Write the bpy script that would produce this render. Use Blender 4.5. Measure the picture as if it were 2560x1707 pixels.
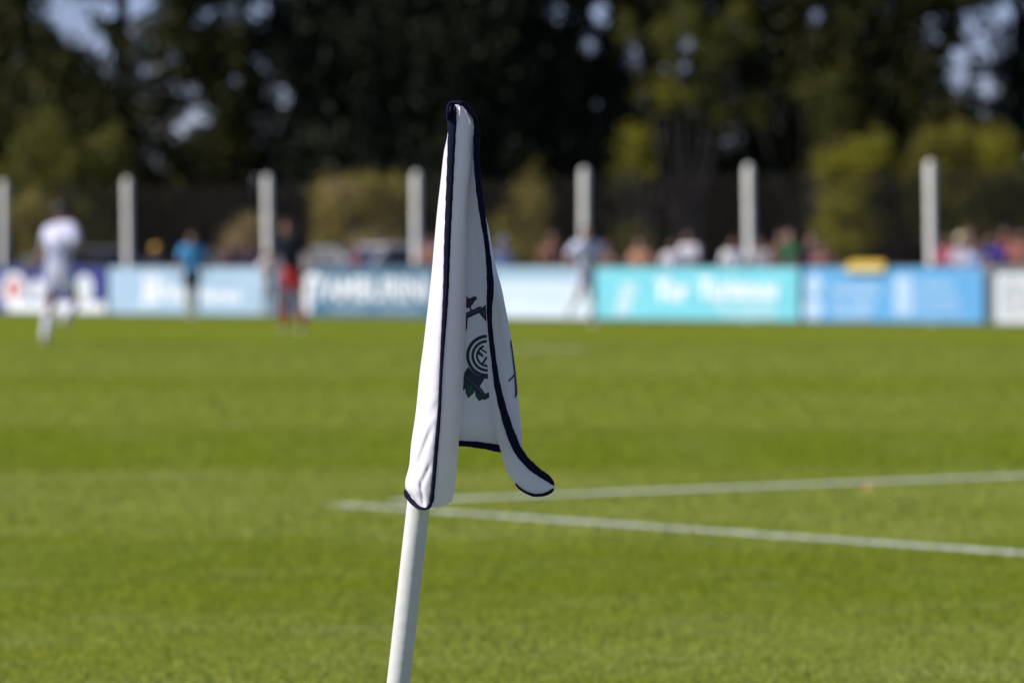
import bpy, math, random
import numpy as np
from mathutils import Vector, Matrix
from mathutils.geometry import tessellate_polygon

random.seed(7)
rng = np.random.default_rng(7)
sc = bpy.context.scene
for o in list(bpy.data.objects):
    bpy.data.objects.remove(o)

# ------------------------------------------------------------------ camera
F = 11000.0            # focal length in pixels of the 2560 px wide photograph
CX, CY, HZ = 1280.0, 853.5, 669.0
CAMH = 1.0
FLAG_D = 6.87
PITCH = math.atan((CY - HZ) / F)
cam_d = bpy.data.cameras.new('camera')
cam = bpy.data.objects.new('camera', cam_d)
sc.collection.objects.link(cam)
cam.location = (0, 0, CAMH)
cam.rotation_euler = (math.pi / 2 - PITCH, 0, 0)
cam_d.sensor_width = 36.0
cam_d.lens = 36.0 * F / 2560
cam_d.clip_start = 0.1
cam_d.clip_end = 5000
cam_d.dof.use_dof = True
cam_d.dof.focus_distance = FLAG_D
cam_d.dof.aperture_fstop = 5.2
sc.camera = cam

# ------------------------------------------------------------------ sky, sun, exposure
SUN_EL = math.radians(43)
SUN_AZ = math.radians(257)       # clockwise from +Y: from the far left, a little towards the camera
world = bpy.data.worlds.new('World')
sc.world = world
world.use_nodes = True
wn = world.node_tree
wn.nodes.clear()
sky = wn.nodes.new('ShaderNodeTexSky')
sky.sky_type = 'NISHITA'
sky.sun_disc = False
sky.sun_elevation = SUN_EL
sky.sun_rotation = SUN_AZ
sky.air_density = 1.0
sky.dust_density = 0.2
sky.ozone_density = 3.0
bg = wn.nodes.new('ShaderNodeBackground')
bg.inputs['Strength'].default_value = 0.06
wo = wn.nodes.new('ShaderNodeOutputWorld')
tint = wn.nodes.new('ShaderNodeMix'); tint.data_type = 'RGBA'; tint.blend_type = 'MULTIPLY'
tint.inputs['Factor'].default_value = 1.0
tint.inputs['B'].default_value = (0.93, 0.93, 1.40, 1)      # the photograph's cool white balance
wn.links.new(sky.outputs[0], tint.inputs['A'])
wn.links.new(tint.outputs['Result'], bg.inputs[0])
wn.links.new(bg.outputs[0], wo.inputs[0])
sun_d = bpy.data.lights.new('sun', 'SUN')
sun_d.energy = 4.4
sun_d.angle = math.radians(0.53)
sun_d.color = (1.0, 0.955, 0.89)
sun = bpy.data.objects.new('sun', sun_d)
sc.collection.objects.link(sun)
sv = Vector((math.cos(SUN_EL) * math.sin(SUN_AZ), math.cos(SUN_EL) * math.cos(SUN_AZ), math.sin(SUN_EL)))
sun.rotation_euler = sv.to_track_quat('Z', 'Y').to_euler()
sun.location = sv * 60
sc.view_settings.view_transform = 'Standard'
sc.view_settings.look = 'None'
sc.view_settings.exposure = 0.5
sc.view_settings.gamma = 1
sc.view_settings.use_curve_mapping = False
sc.render.engine = 'CYCLES'
sc.cycles.use_denoising = True
sc.cycles.max_bounces = 8
sc.cycles.transparent_max_bounces = 8

# ------------------------------------------------------------------ helpers
RG = Vector((1, 0, 0))
FW = Vector((0, math.cos(PITCH), -math.sin(PITCH)))
UP = Vector((0, math.sin(PITCH), math.cos(PITCH)))
CAM = Vector((0, 0, CAMH))


def W(px, py, d):
    """world point seen at pixel (px, py) of the photograph, d metres deep"""
    return CAM + d * (FW + RG * ((px - CX) / F) + UP * ((CY - py) / F))


def ground_pt(px, py):
    r = FW + RG * ((px - CX) / F) + UP * ((CY - py) / F)
    return CAM + r * (-CAMH / r.z)


def link(o):
    sc.collection.objects.link(o)
    return o


def setp(o, label=None, cat=None, group=None, kind=None):
    if label: o['label'] = label
    if cat: o['category'] = cat
    if group: o['group'] = group
    if kind: o['kind'] = kind
    return o


def thing(name, label, cat, loc=(0, 0, 0), rz=0.0, group=None):
    o = link(bpy.data.objects.new(name, None))
    o.empty_display_size = 0.2
    o.location = loc
    o.rotation_euler = (0, 0, rz)
    return setp(o, label, cat, group)


def mesh_obj(name, verts, faces, mat, parent=None, smooth=False, uvs=None):
    me = bpy.data.meshes.new(name)
    me.from_pydata([tuple(v) for v in verts], [], faces)
    if smooth:
        me.polygons.foreach_set('use_smooth', [True] * len(me.polygons))
    me.update()
    if mat: me.materials.append(mat)
    o = link(bpy.data.objects.new(name, me))
    if parent: o.parent = parent
    return o


class MB:
    """collects shapes for one mesh"""
    def __init__(s): s.v = []; s.f = []
    def add(s, v, f):
        n = len(s.v); s.v += [tuple(p) for p in v]; s.f += [tuple(i + n for i in q) for q in f]
    def box(s, x0, x1, y0, y1, z0, z1, b=0.0):
        if b <= 0:
            v = [(x, y, z) for z in (z0, z1) for y in (y0, y1) for x in (x0, x1)]
            s.add(v, [(0, 2, 3, 1), (4, 5, 7, 6), (0, 1, 5, 4), (2, 6, 7, 3), (0, 4, 6, 2), (1, 3, 7, 5)])
            return
        pts = [(x0 + b, y0), (x1 - b, y0), (x1, y0 + b), (x1, y1 - b), (x1 - b, y1), (x0 + b, y1), (x0, y1 - b), (x0, y0 + b)]
        cx, cy = (x0 + x1) / 2, (y0 + y1) / 2
        rows = []
        for z, i in ((z0, b), (z0 + b, 0), (z1 - b, 0), (z1, b)):
            kx = (abs(x1 - x0) / 2 - i) / (abs(x1 - x0) / 2); ky = (abs(y1 - y0) / 2 - i) / (abs(y1 - y0) / 2)
            rows.append([(cx + (x - cx) * kx, cy + (y - cy) * ky, z) for x, y in pts])
        v = sum(rows, [])
        f = [tuple(range(7, -1, -1)), tuple(range(24, 32))]
        for r in range(3):
            for i in range(8):
                j = (i + 1) % 8
                f.append((r * 8 + i, r * 8 + j, r * 8 + 8 + j, r * 8 + 8 + i))
        s.add(v, f)
    def tube(s, pts, radii, n=10, cap=True):
        pts = [Vector(p) for p in pts]
        v = []; f = []
        for i, p in enumerate(pts):
            d = (pts[min(i + 1, len(pts) - 1)] - pts[max(i - 1, 0)]).normalized()
            a = d.cross(Vector((0, 1, 0.013))).normalized(); b = d.cross(a).normalized()
            r = radii[i] if hasattr(radii, '__len__') else radii
            for k in range(n):
                t = 2 * math.pi * k / n
                v.append(p + a * (r * math.cos(t)) + b * (r * math.sin(t)))
        for i in range(len(pts) - 1):
            for k in range(n):
                l = (k + 1) % n
                f.append((i * n + k, i * n + l, (i + 1) * n + l, (i + 1) * n + k))
        if cap:
            f.append(tuple(range(n - 1, -1, -1))); f.append(tuple(range((len(pts) - 1) * n, len(pts) * n)))
        s.add(v, f)
    def lathe(s, prof, n=16, c=(0, 0, 0)):
        v = []; f = []
        for r, z in prof:
            for k in range(n):
                t = 2 * math.pi * k / n
                v.append((c[0] + r * math.cos(t), c[1] + r * math.sin(t), c[2] + z))
        for i in range(len(prof) - 1):
            for k in range(n):
                l = (k + 1) % n
                f.append((i * n + k, i * n + l, (i + 1) * n + l, (i + 1) * n + k))
        s.add(v, f)
    def poly(s, pts2, y):
        """flat polygon in local x, z at depth y"""
        v = [Vector((p[0], y, p[1])) for p in pts2]
        s.add(v, [tuple(t) for t in tessellate_polygon([v])])
    def build(s, name, mat, parent=None, smooth=False):
        return mesh_obj(name, s.v, s.f, mat, parent, smooth)


def mat(name, col, rough=0.7, col2=None, scale=8.0, bump=0.0, bscale=None, metal=0.0, spec=0.5, transl=0.0, coat=0.0, sheen=0.0, detail=4.0):
    m = bpy.data.materials.new(name)
    m.use_nodes = True
    n, l = m.node_tree.nodes, m.node_tree.links
    p = n['Principled BSDF']
    p.inputs['Roughness'].default_value = rough
    p.inputs['Metallic'].default_value = metal
    p.inputs['Specular IOR Level'].default_value = spec
    p.inputs['Coat Weight'].default_value = coat
    p.inputs['Sheen Weight'].default_value = sheen
    tc = n.new('ShaderNodeTexCoord')
    nz = n.new('ShaderNodeTexNoise')
    nz.inputs['Scale'].default_value = scale
    nz.inputs['Detail'].default_value = detail
    l.new(tc.outputs['Object'], nz.inputs['Vector'])
    mx = n.new('ShaderNodeMix'); mx.data_type = 'RGBA'
    c2 = col2 if col2 else tuple(c * 0.82 for c in col)
    mx.inputs['A'].default_value = (*c2, 1); mx.inputs['B'].default_value = (*col, 1)
    rp = n.new('ShaderNodeMapRange')
    rp.inputs['From Min'].default_value = 0.35; rp.inputs['From Max'].default_value = 0.65
    l.new(nz.outputs['Fac'], rp.inputs['Value'])
    l.new(rp.outputs[0], mx.inputs['Factor'])
    l.new(mx.outputs['Result'], p.inputs['Base Color'])
    if bump > 0:
        b = n.new('ShaderNodeBump'); b.inputs['Strength'].default_value = bump
        nb = n.new('ShaderNodeTexNoise'); nb.inputs['Scale'].default_value = bscale or scale * 4
        l.new(tc.outputs['Object'], nb.inputs['Vector'])
        b.inputs['Distance'].default_value = 0.01
        l.new(nb.outputs['Fac'], b.inputs['Height']); l.new(b.outputs[0], p.inputs['Normal'])
    if transl > 0:
        t = n.new('ShaderNodeBsdfTranslucent')
        l.new(mx.outputs['Result'], t.inputs['Color'])
        ms = n.new('ShaderNodeMixShader'); ms.inputs[0].default_value = transl
        l.new(p.outputs[0], ms.inputs[1]); l.new(t.outputs[0], ms.inputs[2])
        l.new(ms.outputs[0], n['Material Output'].inputs['Surface'])
    return m


_mc = {}
def cmat(name, col, **k):
    key = (name, col)
    if key not in _mc: _mc[key] = mat(name, col, **k)
    return _mc[key]


# ------------------------------------------------------------------ boards' line: 45 degrees to the view
def s_board(px): return 119 + 0.01165 * (px - 272)
P_L = Vector(((272 - CX) / s_board(272), F / s_board(272), 0))
P_R = Vector(((2503 - CX) / s_board(2503), F / s_board(2503), 0))
E_DIR = (P_R - P_L).normalized()
N_DIR = Vector((-E_DIR.y, E_DIR.x, 0))      # away from the camera
if N_DIR.y < 0: N_DIR = -N_DIR
LINE_RZ = math.atan2(E_DIR.y, E_DIR.x)


def on_line(px, off=0.0):
    """point on the ground on the line parallel to the boards, off metres behind them"""
    r = Vector(((px - CX) / F, 1, 0))
    t = (off + P_L.dot(N_DIR)) / r.dot(N_DIR)
    return r * t


K = 2560 / 2352.0     # factor from the view I measured in to photograph pixels

# ------------------------------------------------------------------ ground
def grass_material(blades=False):
    m = bpy.data.materials.new('grass_blades' if blades else 'mown_grass'); m.use_nodes = True
    n, l = m.node_tree.nodes, m.node_tree.links
    p = n['Principled BSDF']; p.inputs['Roughness'].default_value = 0.75
    p.inputs['Specular IOR Level'].default_value = 0.0
    geo = n.new('ShaderNodeNewGeometry')
    def noise(scale, detail=3, rot=0, sx=1, sy=1, rough=0.5):
        mp = n.new('ShaderNodeMapping'); mp.inputs['Rotation'].default_value = (0, 0, rot)
        mp.inputs['Scale'].default_value = (sx, sy, 1)
        l.new(geo.outputs['Position'], mp.inputs['Vector'])
        t = n.new('ShaderNodeTexNoise'); t.inputs['Scale'].default_value = scale; t.inputs['Detail'].default_value = detail
        t.inputs['Roughness'].default_value = rough
        l.new(mp.outputs[0], t.inputs['Vector']); return t.outputs['Fac']
    def rng_(src, a, b, c=0, d=1):
        r = n.new('ShaderNodeMapRange'); r.inputs['From Min'].default_value = a; r.inputs['From Max'].default_value = b
        r.inputs['To Min'].default_value = c; r.inputs['To Max'].default_value = d
        l.new(src, r.inputs['Value']); return r.outputs[0]
    def mix(f, a, b):
        x = n.new('ShaderNodeMix'); x.data_type = 'RGBA'
        l.new(f, x.inputs['Factor'])
        for k, s_ in (('A', a), ('B', b)):
            if isinstance(s_, tuple): x.inputs[k].default_value = (*s_, 1)
            else: l.new(s_, x.inputs[k])
        return x.outputs['Result']
    # mowing bands across the view with ragged edges
    sp = n.new('ShaderNodeSeparateXYZ'); l.new(geo.outputs['Position'], sp.inputs[0])
    dn = noise(0.55, 4, 0.0, 0.35, 1.0, 0.6)
    ma = n.new('ShaderNodeMath'); ma.operation = 'MULTIPLY_ADD'; ma.inputs[1].default_value = 5.0
    l.new(dn, ma.inputs[0]); l.new(sp.outputs['Y'], ma.inputs[2])
    mb = n.new('ShaderNodeMath'); mb.operation = 'MULTIPLY_ADD'; mb.inputs[1].default_value = 0.035
    l.new(sp.outputs['X'], mb.inputs[0]); l.new(ma.outputs[0], mb.inputs[2])
    rd = rng_(mb.outputs[0], 2.5, 102.5)
    cr = n.new('ShaderNodeValToRGB'); cr.color_ramp.interpolation = 'EASE'
    stops = [(0.0, .9), (.118, .9), (.132, .25), (.152, .2), (.168, .85), (.205, .9), (.222, .0), (.262, .05), (.285, .6), (.34, .55), (.362, .15), (.392, .2), (.42, .75), (.5, .6), (.58, .35), (.66, .65), (.8, .4)]
    while len(cr.color_ramp.elements) < len(stops): cr.color_ramp.elements.new(0.5)
    for e_, (p_, v_) in zip(cr.color_ramp.elements, stops): e_.position = p_; e_.color = (v_, v_, v_, 1)
    l.new(rd, cr.inputs[0])
    c = mix(cr.outputs[0], (0.126, 0.162, 0.008), (0.190, 0.214, 0.034))
    f2 = rng_(noise(0.9, 4, 0.1, 0.5, 1.0), 0.40, 0.70, 0, .7)
    c = mix(f2, c, (0.138, 0.165, 0.010))
    f3 = rng_(noise(2.6, 5, 0, 0.6, 1.0, 0.65), 0.50, 0.78, 0, 0.7)
    c = mix(f3, c, (0.220, 0.240, 0.066))
    f5 = rng_(noise(5.5, 4, 0, 0.8, 1.0, 0.6), 0.56, 0.8, 0, 0.5)
    c = mix(f5, c, (0.085, 0.115, 0.006))
    f4 = rng_(noise(55, 2), 0.3, 0.7, 0.0, 0.5)
    c = mix(f4, c, (0.10, 0.130, 0.008))
    if blades:        # blade colour raised to offset the shade they cast on one another
        g_ = n.new('ShaderNodeMix'); g_.data_type = 'RGBA'; g_.blend_type = 'MULTIPLY'
        g_.inputs['Factor'].default_value = 1; g_.inputs['B'].default_value = (2.15, 2.05, 3.3, 1)
        l.new(c, g_.inputs['A']); c = g_.outputs['Result']
    l.new(c, p.inputs['Base Color'])
    b = n.new('ShaderNodeBump'); b.inputs['Strength'].default_value = 0.5; b.inputs['Distance'].default_value = 0.03
    l.new(noise(70, 3), b.inputs['Height']); l.new(b.outputs[0], p.inputs['Normal'])
    if blades:
        l.remove(p.inputs['Normal'].links[0])
        t = n.new('ShaderNodeBsdfTranslucent'); l.new(c, t.inputs['Color'])
        ms = n.new('ShaderNodeMixShader'); ms.inputs[0].default_value = .45
        l.new(p.outputs[0], ms.inputs[1]); l.new(t.outputs[0], ms.inputs[2]); l.new(ms.outputs[0], n['Material Output'].inputs['Surface'])
    return m


def sheet(name, pts, z, material, kind='structure', nx=1, ny=1):
    return setp(mesh_obj(name, [(p[0], p[1], z) for p in pts], [tuple(range(len(pts)))], material), kind=kind)


M_GRASS = grass_material()
sheet('ground', [(-900, -900), (900, -900), (900, 900), (-900, 900)], -0.02, mat('dry_ground', (0.07, 0.062, 0.035), 0.95, (0.045, 0.05, 0.022), 0.6))
# the pitch lies in front of the boards: its far edge follows their line
pc = on_line(1280, 0.12)
a1 = pc - E_DIR * 90; a2 = pc + E_DIR * 90
sheet('grass_pitch', [(-70, -20), (a2.x, -20), (a2.x, a2.y), (a1.x, a1.y), (-70, a1.y)] if a2.y > -20 else
      [(-75, -20), (pc.x + (pc.y + 20) / -E_DIR.y * E_DIR.x, -20), (a1.x, a1.y), (-75, a1.y)], 0.0, M_GRASS)


def chalk_material():
    m = bpy.data.materials.new('chalk_line'); m.use_nodes = True
    n, l = m.node_tree.nodes, m.node_tree.links
    p = n['Principled BSDF']; p.inputs['Roughness'].default_value = 0.9
    g = n.new('ShaderNodeNewGeometry')
    t = n.new('ShaderNodeTexNoise'); t.inputs['Scale'].default_value = 5; t.inputs['Detail'].default_value = 6
    t.inputs['Roughness'].default_value = 0.7
    l.new(g.outputs['Position'], t.inputs['Vector'])
    r = n.new('ShaderNodeMapRange'); r.inputs['From Min'].default_value = 0.20; r.inputs['From Max'].default_value = 0.55
    l.new(t.outputs['Fac'], r.inputs['Value'])
    x = n.new('ShaderNodeMix'); x.data_type = 'RGBA'
    x.inputs['A'].default_value = (0.26, 0.29, 0.16, 1); x.inputs['B'].default_value = (0.48, 0.50, 0.43, 1)
    l.new(r.outputs[0], x.inputs['Factor']); l.new(x.outputs['Result'], p.inputs['Base Color'])
    return m


M_CHALK = chalk_material()


CHALK = []


def pitch_line(p0, p1, w=0.14, z=0.004):
    CHALK.append((p0, p1, w))
    d = (p1 - p0); d.z = 0; d.normalize(); q = Vector((-d.y, d.x, 0)) * (w / 2)
    sheet('pitch_line', [p0 - q, p1 - q, p1 + q, p0 + q], z, M_CHALK)


V0 = ground_pt(772 * K, 1159.5 * K)
V1 = ground_pt(2352 * K, 1272 * K)
pitch_line(V0, V0 + (V1 - V0) * 1.9)
U0 = ground_pt(900 * K, 1155 * K)
U1 = ground_pt(2352 * K, 1095 * K)
pitch_line(U0, U0 + (U1 - U0) * 2.2, z=0.008)
pitch_line(ground_pt(1100 * K, 801 * K), ground_pt(1352 * K, 801 * K), 0.6)

# real blades over the part of the pitch nearest the camera; chalked blades where a line crosses it
def blades(name, P, hgt, wid, material, label):
    n_b = len(P)
    P = np.c_[P, np.zeros(n_b)]
    h_ = hgt * rng.uniform(.6, 1.15, (n_b, 1)) * (0.9 + .12 * np.sin(P[:, :1] * 3.1 + np.sin(P[:, 1:2] * 1.7) * 2) * np.sin(P[:, 1:2] * 2.3))
    an = rng.uniform(0, 2 * math.pi, n_b)
    wv_ = np.stack([np.cos(an), np.sin(an), np.zeros(n_b)], 1) * wid / 2
    ln = rng.normal(size=(n_b, 3)) * 1.0; ln[:, 2] = 1
    tip = P + ln * h_
    mid = P + ln * h_ * .5 * np.array([.6, .6, 1.1])
    V = np.stack([P - wv_ * .7, P + wv_ * .7, mid + wv_, tip, mid - wv_], 1).reshape(-1, 3)
    me = bpy.data.meshes.new(name)
    me.vertices.add(5 * n_b); me.vertices.foreach_set('co', V.astype(np.float32).ravel())
    me.loops.add(5 * n_b); me.loops.foreach_set('vertex_index', np.arange(5 * n_b, dtype=np.int32))
    me.polygons.add(n_b); me.polygons.foreach_set('loop_start', np.arange(0, 5 * n_b, 5, dtype=np.int32))
    me.update(calc_edges=True); me.materials.append(material)
    return setp(link(bpy.data.objects.new(name, me)), label, None, None, 'stuff')


def on_chalk(P):
    m_ = np.zeros(len(P), bool)
    for a, b, w in CHALK:
        d = np.array([b.x - a.x, b.y - a.y]); L = np.linalg.norm(d); d /= L
        r_ = P - np.array([a.x, a.y])
        m_ |= (np.abs(r_[:, 0] * d[1] - r_[:, 1] * d[0]) < w / 2) & (r_ @ d > 0) & (r_ @ d < L)
    return m_


M_BLADE = grass_material(True)
for d0, d1, dens, hg, wd_ in ((9.0, 16, 4600, .013, .0042), (16, 28, 1500, .015, .009), (28, 60, 200, .017, .022)):
    hw0 = 1280 / F * 1.35
    area = hw0 * (d1 * d1 - d0 * d0)
    n_b = int(area * dens)
    dd = np.sqrt(rng.uniform(d0 * d0, d1 * d1, n_b)) + rng.normal(size=n_b) * .5
    P = np.stack([rng.uniform(-1, 1, n_b) * dd * hw0, dd], 1)
    ch = on_chalk(P)
    blades('grass', P[~ch], hg, wd_, M_BLADE, 'short mown yellow green grass blades on the pitch')
    if ch.any():
        blades('chalked_grass', P[ch], hg * .6, wd_ * 1.4, M_CHALK, 'whitened grass blades along the painted lines')

# ------------------------------------------------------------------ trees and bushes (about 118 m away)
TD = 118.0
SC = F / K / TD                       # measured pixels per metre there


def tx(x): return (x - 1176) / SC
def tz(y): return CAMH + (615 - y) / SC


GAPS = [(150, 18, 112, 46), (300, 15, 95, 50), (190, 78, 58, 42), (236, 112, 34, 34), (38, 130, 24, 30), (215, 155, 24, 20),
        (276, 176, 34, 28), (350, 158, 20, 26), (462, 262, 40, 38), (414, 289, 30, 34), (443, 203, 24, 28), (653, 222, 26, 42),
        (541, 182, 20, 28), (524, 30, 25, 34), (595, 20, 26, 38), (598, 135, 20, 20), (34, 312, 18, 24), (464, 27, 25, 22),
        (110, 290, 22, 18), (1283, 18, 34, 36), (1396, 18, 54, 38), (1364, 96, 34, 24), (1462, 132, 26, 32), (1577, 102, 30, 34),
        (1570, 164, 24, 38), (1875, 32, 28, 34), (2150, 58, 28, 52), (2204, 160, 38, 76), (2268, 96, 34, 52), (2232, 42, 32, 40),
        (2268, 190, 28, 46), (2260, 250, 22, 32), (2320, 15, 60, 36), (2335, 70, 18, 25), (400, 130, 18, 22), (75, 210, 18, 30), (1550, 30, 18, 22), (1520, 150, 16, 20)]
GW = np.array([(tx(a), tz(b), c / SC * 0.93, d / SC * 0.93) for a, b, c, d in GAPS])


def in_gap(x, z, k=1.0):
    r = np.zeros(len(x), bool)
    for gx, gz, rx, rz in GW:
        r |= ((x - gx) / (rx * k)) ** 2 + ((z - gz) / (rz * k)) ** 2 < 1
    return r


def leaf_mesh(name, P, size, aspect, material, parent, droop=0.3):
    """one small kite-shaped face per leaf, with random directions"""
    n = len(P)
    a = rng.normal(size=(n, 3)); a[:, 2] -= droop * 1.5
    a /= np.linalg.norm(a, axis=1)[:, None]
    b = np.cross(a, rng.normal(size=(n, 3))); b /= np.linalg.norm(b, axis=1)[:, None]
    L = size * rng.uniform(0.6, 1.35, (n, 1))
    a = a * L; b = b * L * aspect
    V = np.stack([P, P + a * 0.45 + b * 0.5, P + a, P + a * 0.45 - b * 0.5], 1).reshape(-1, 3)
    me = bpy.data.meshes.new(name)
    me.vertices.add(4 * n); me.vertices.foreach_set('co', V.astype(np.float32).ravel())
    me.loops.add(4 * n); me.loops.foreach_set('vertex_index', np.arange(4 * n, dtype=np.int32))
    me.polygons.add(n)
    me.polygons.foreach_set('loop_start', np.arange(0, 4 * n, 4, dtype=np.int32))
    me.update(calc_edges=True)
    me.materials.append(material)
    o = link(bpy.data.objects.new(name, me)); o.parent = parent
    return o


def foliage_mat(name, c1, c2, transl=0.3):
    return mat(name, c1, 0.6, c2, 1.3, transl=transl, spec=0.12, detail=6)


M_DARK = [foliage_mat('dark_leaves_%s' % c, a, b, 0.2) for c, a, b in (
    ('blue', (0.046, 0.054, 0.026), (0.018, 0.022, 0.013)),
    ('green', (0.072, 0.072, 0.017), (0.018, 0.022, 0.008)),
    ('olive', (0.100, 0.094, 0.025), (0.030, 0.033, 0.012)))]
M_LIGHT = [foliage_mat('sunlit_leaves_%s' % c, a, b, 0.35) for c, a, b in (  # paler leaf colours stand in for sunlight on clumps and bushes
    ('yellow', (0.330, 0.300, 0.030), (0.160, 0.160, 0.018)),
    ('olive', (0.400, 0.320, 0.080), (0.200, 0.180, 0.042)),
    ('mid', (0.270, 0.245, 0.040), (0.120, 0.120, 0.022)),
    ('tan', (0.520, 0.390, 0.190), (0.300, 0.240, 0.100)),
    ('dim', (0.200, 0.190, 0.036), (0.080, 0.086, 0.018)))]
M_BARK = mat('dark_bark', (0.028, 0.022, 0.018), 0.9, (0.012, 0.010, 0.010), 3, 0.6, 12)


def dark_tree(x, y, w, h0, h1, n, m, trad, label):
    t = thing('tree', label, 'tree', (x, y, 0), 0, 'tall dark trees behind the fence')
    tb = MB()
    lean = random.uniform(-.25, .25)
    ax = [(lean * z / 12 + 0.08 * math.sin(z * 1.3 + x), 0.05 * math.cos(z + x), z) for z in (-0.1, 0.4, 1.5, 3, 4.5, 6, 8, 10.5, 13)]
    tb.tube(ax, [trad * q for q in (1.35, 1.1, 1.0, .93, .85, .78, .65, .42, .15)], 12)
    for k in range(16):
        z = 2.6 + k * 0.6; an = k * 2.399
        p = Vector((lean * z / 12, 0, z)); L = w * random.uniform(.55, .9)
        dr = Vector((math.cos(an), math.sin(an) * .6, 0))
        tb.tube([p, p + dr * L * .5 + Vector((0, 0, L * .25)), p + dr * L + Vector((0, 0, L * .35))], [trad * .32, trad * .2, trad * .06], 6)
    tb.build('trunk', M_BARK, t, True)
    nc = int(n * 1.3) // 70
    cx = rng.uniform(-1, 1, nc * 2); cz = rng.uniform(0, 1, nc * 2); cy = rng.uniform(-1, 1, nc * 2)
    prof = np.sqrt(np.clip(1 - (np.abs(cz - 0.42) / 0.62) ** 2.4, 0.02, 1))
    keep = np.abs(cx) < prof
    C = np.stack([cx * w, cy * 1.9, h0 + cz * (h1 - h0)], 1)[keep][:nc]
    ok = ~in_gap(C[:, 0] + x, C[:, 2], 1.02)
    C = C[ok]
    P = np.repeat(C, 70, 0) + rng.normal(size=(len(C) * 70, 3)) * np.array([0.30, 0.34, 0.42])
    P = P[(~in_gap(P[:, 0] + x, P[:, 2], 0.86) | (rng.uniform(size=len(P)) < .12)) & (P[:, 2] > 0.3)]
    leaf_mesh('crown', P, 0.26, 0.42, m, t, 0.6)


TREES = [(-520, 0, 3.4, 2.0, 14, 24000, 1, .30, 'dark tree outside the row of posts, farthest beyond the navy board'),
         (-240, 2, 3.4, 1.8, 14, 26000, 0, .30, 'dark tree beyond the navy board end'),
         (8, 0, 2.6, 3.4, 14, 22000, 2, .20, 'dark leaning tree with slim trunk behind the leftmost post, blue sky above its boughs'),
         (300, -1, 3.3, 2.6, 14, 32000, 2, .26, 'dark tree with a bright round sky hole in its crown, behind the second post'),
         (690, 1, 3.0, 2.4, 14, 32000, 0, .34, 'dark tree with thick trunk behind the player in black'),
         (930, -1, 3.2, 2.6, 14, 34000, 0, .26, 'very dark dense tree right behind the top of the corner flag'),
         (1170, 1, 3.2, 2.4, 14, 34000, 0, .28, 'dense dark tree just past the corner flag towards the goal side'),
         (1400, 0, 2.8, 2.6, 14, 26000, 0, .26, 'dark tree behind the fifth post with sky at its top'),
         (1730, 1, 3.4, 2.4, 14, 36000, 2, .28, 'dark tree with olive boughs behind the sixth post'),
         (2050, 0, 2.8, 2.6, 14, 28000, 2, .36, 'tree with broad black trunk behind the yellow cloth on the blue board'),
         (2345, 1, 3.0, 2.0, 14, 28000, 0, .28, 'dark blue green tree at the rightmost edge beside the tall sky gaps'),
         (2660, 0, 3.2, 1.8, 14, 20000, 1, .30, 'dark tree past the right end of the boards')]
for i_, px in enumerate((-1400, -1110, -810, 2980, 3290, 3590)):
    TREES.append((px, (i_ % 3) - 1, 3.3, 2.2, 13.5, 16000, i_ % 3, .28, 'dark tree of the same row, %s' % ('far out past the navy board', 'second past the navy board', 'next past the navy board', 'next past the white board', 'second past the white board', 'far out past the white board')[i_]))
for (px, dy, w, h0, h1, n, mi, tr, lab) in TREES:
    dark_tree(tx(px), TD + dy, w, h0, h1, n, M_DARK[mi], tr, lab)


def blob_plant(name, label, cat, blobs, m, dens, d=113.0, group=None, size=0.13, ground=True):
    """bush or sunlit-coloured clump: leaf clumps round a branching stem; blobs are (x, y, rx, ry) as measured"""
    s_ = F / K / d
    bl = [((x - 1176) / s_, CAMH + (615 - y) / s_, rx / s_, ry / s_) for x, y, rx, ry in blobs]
    x0 = sum(b[0] for b in bl) / len(bl)
    t = thing(name, label, cat, (x0, d, 0), 0, group)
    st = MB()
    for bx, bz, rx, rz in bl:
        q = Vector((bx - x0, 0, bz))
        st.tube([(0.04 * random.uniform(-1, 1), 0, -0.05), (q.x * .35, 0, q.z * .45), (q.x * .8, .05, q.z * .8), q], [.09, .06, .04, .015], 7)
    st.build('trunk' if name == 'sunlit_clump' else 'stem', M_BARK, t, True)
    Ps = []
    for bx, bz, rx, rz in bl:
        n = int(dens * 1.5 * rx * rz)
        nc = max(4, n // 40)
        u = rng.normal(size=(nc, 3)); u /= np.linalg.norm(u, axis=1)[:, None]
        u *= rng.uniform(0.15, 1, (nc, 1)) ** 0.5
        C = u * np.array([rx, min(rx, 1.1), rz]) + np.array([bx - x0, 0, bz])
        Ps.append(np.repeat(C, 40, 0) + rng.normal(size=(nc * 40, 3)) * 0.17)
    P = np.concatenate(Ps)
    P = P[P[:, 2] > 0.03]
    leaf_mesh('crown' if name == 'sunlit_clump' else 'foliage', P, size, 0.45, m, t, 0.3)
    return t


B = 'bushes behind the fence'
blob_plant('sunlit_clump', 'tall leaf clumps painted sunlit yellow green between the fifth and sixth posts, sky showing through', 'tree',  # sunlit boughs built as separate plants, their light put into the leaf colour
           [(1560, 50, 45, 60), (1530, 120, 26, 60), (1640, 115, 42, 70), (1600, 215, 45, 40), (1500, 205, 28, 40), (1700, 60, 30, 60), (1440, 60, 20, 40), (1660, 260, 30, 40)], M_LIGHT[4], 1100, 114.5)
blob_plant('sunlit_clump', 'slim leaf clumps painted sunlit yellow green just right of the fifth post', 'tree',
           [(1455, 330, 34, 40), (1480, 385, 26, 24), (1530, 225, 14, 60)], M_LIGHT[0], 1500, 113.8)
blob_plant('sunlit_clump', 'slender leaf clumps painted sunlit olive green above the sixth post', 'tree',
           [(1900, 190, 30, 34), (1896, 285, 22, 62), (1845, 205, 26, 26), (1925, 240, 26, 20), (1740, 255, 20, 40)], M_LIGHT[4], 1100, 114.5)
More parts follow.
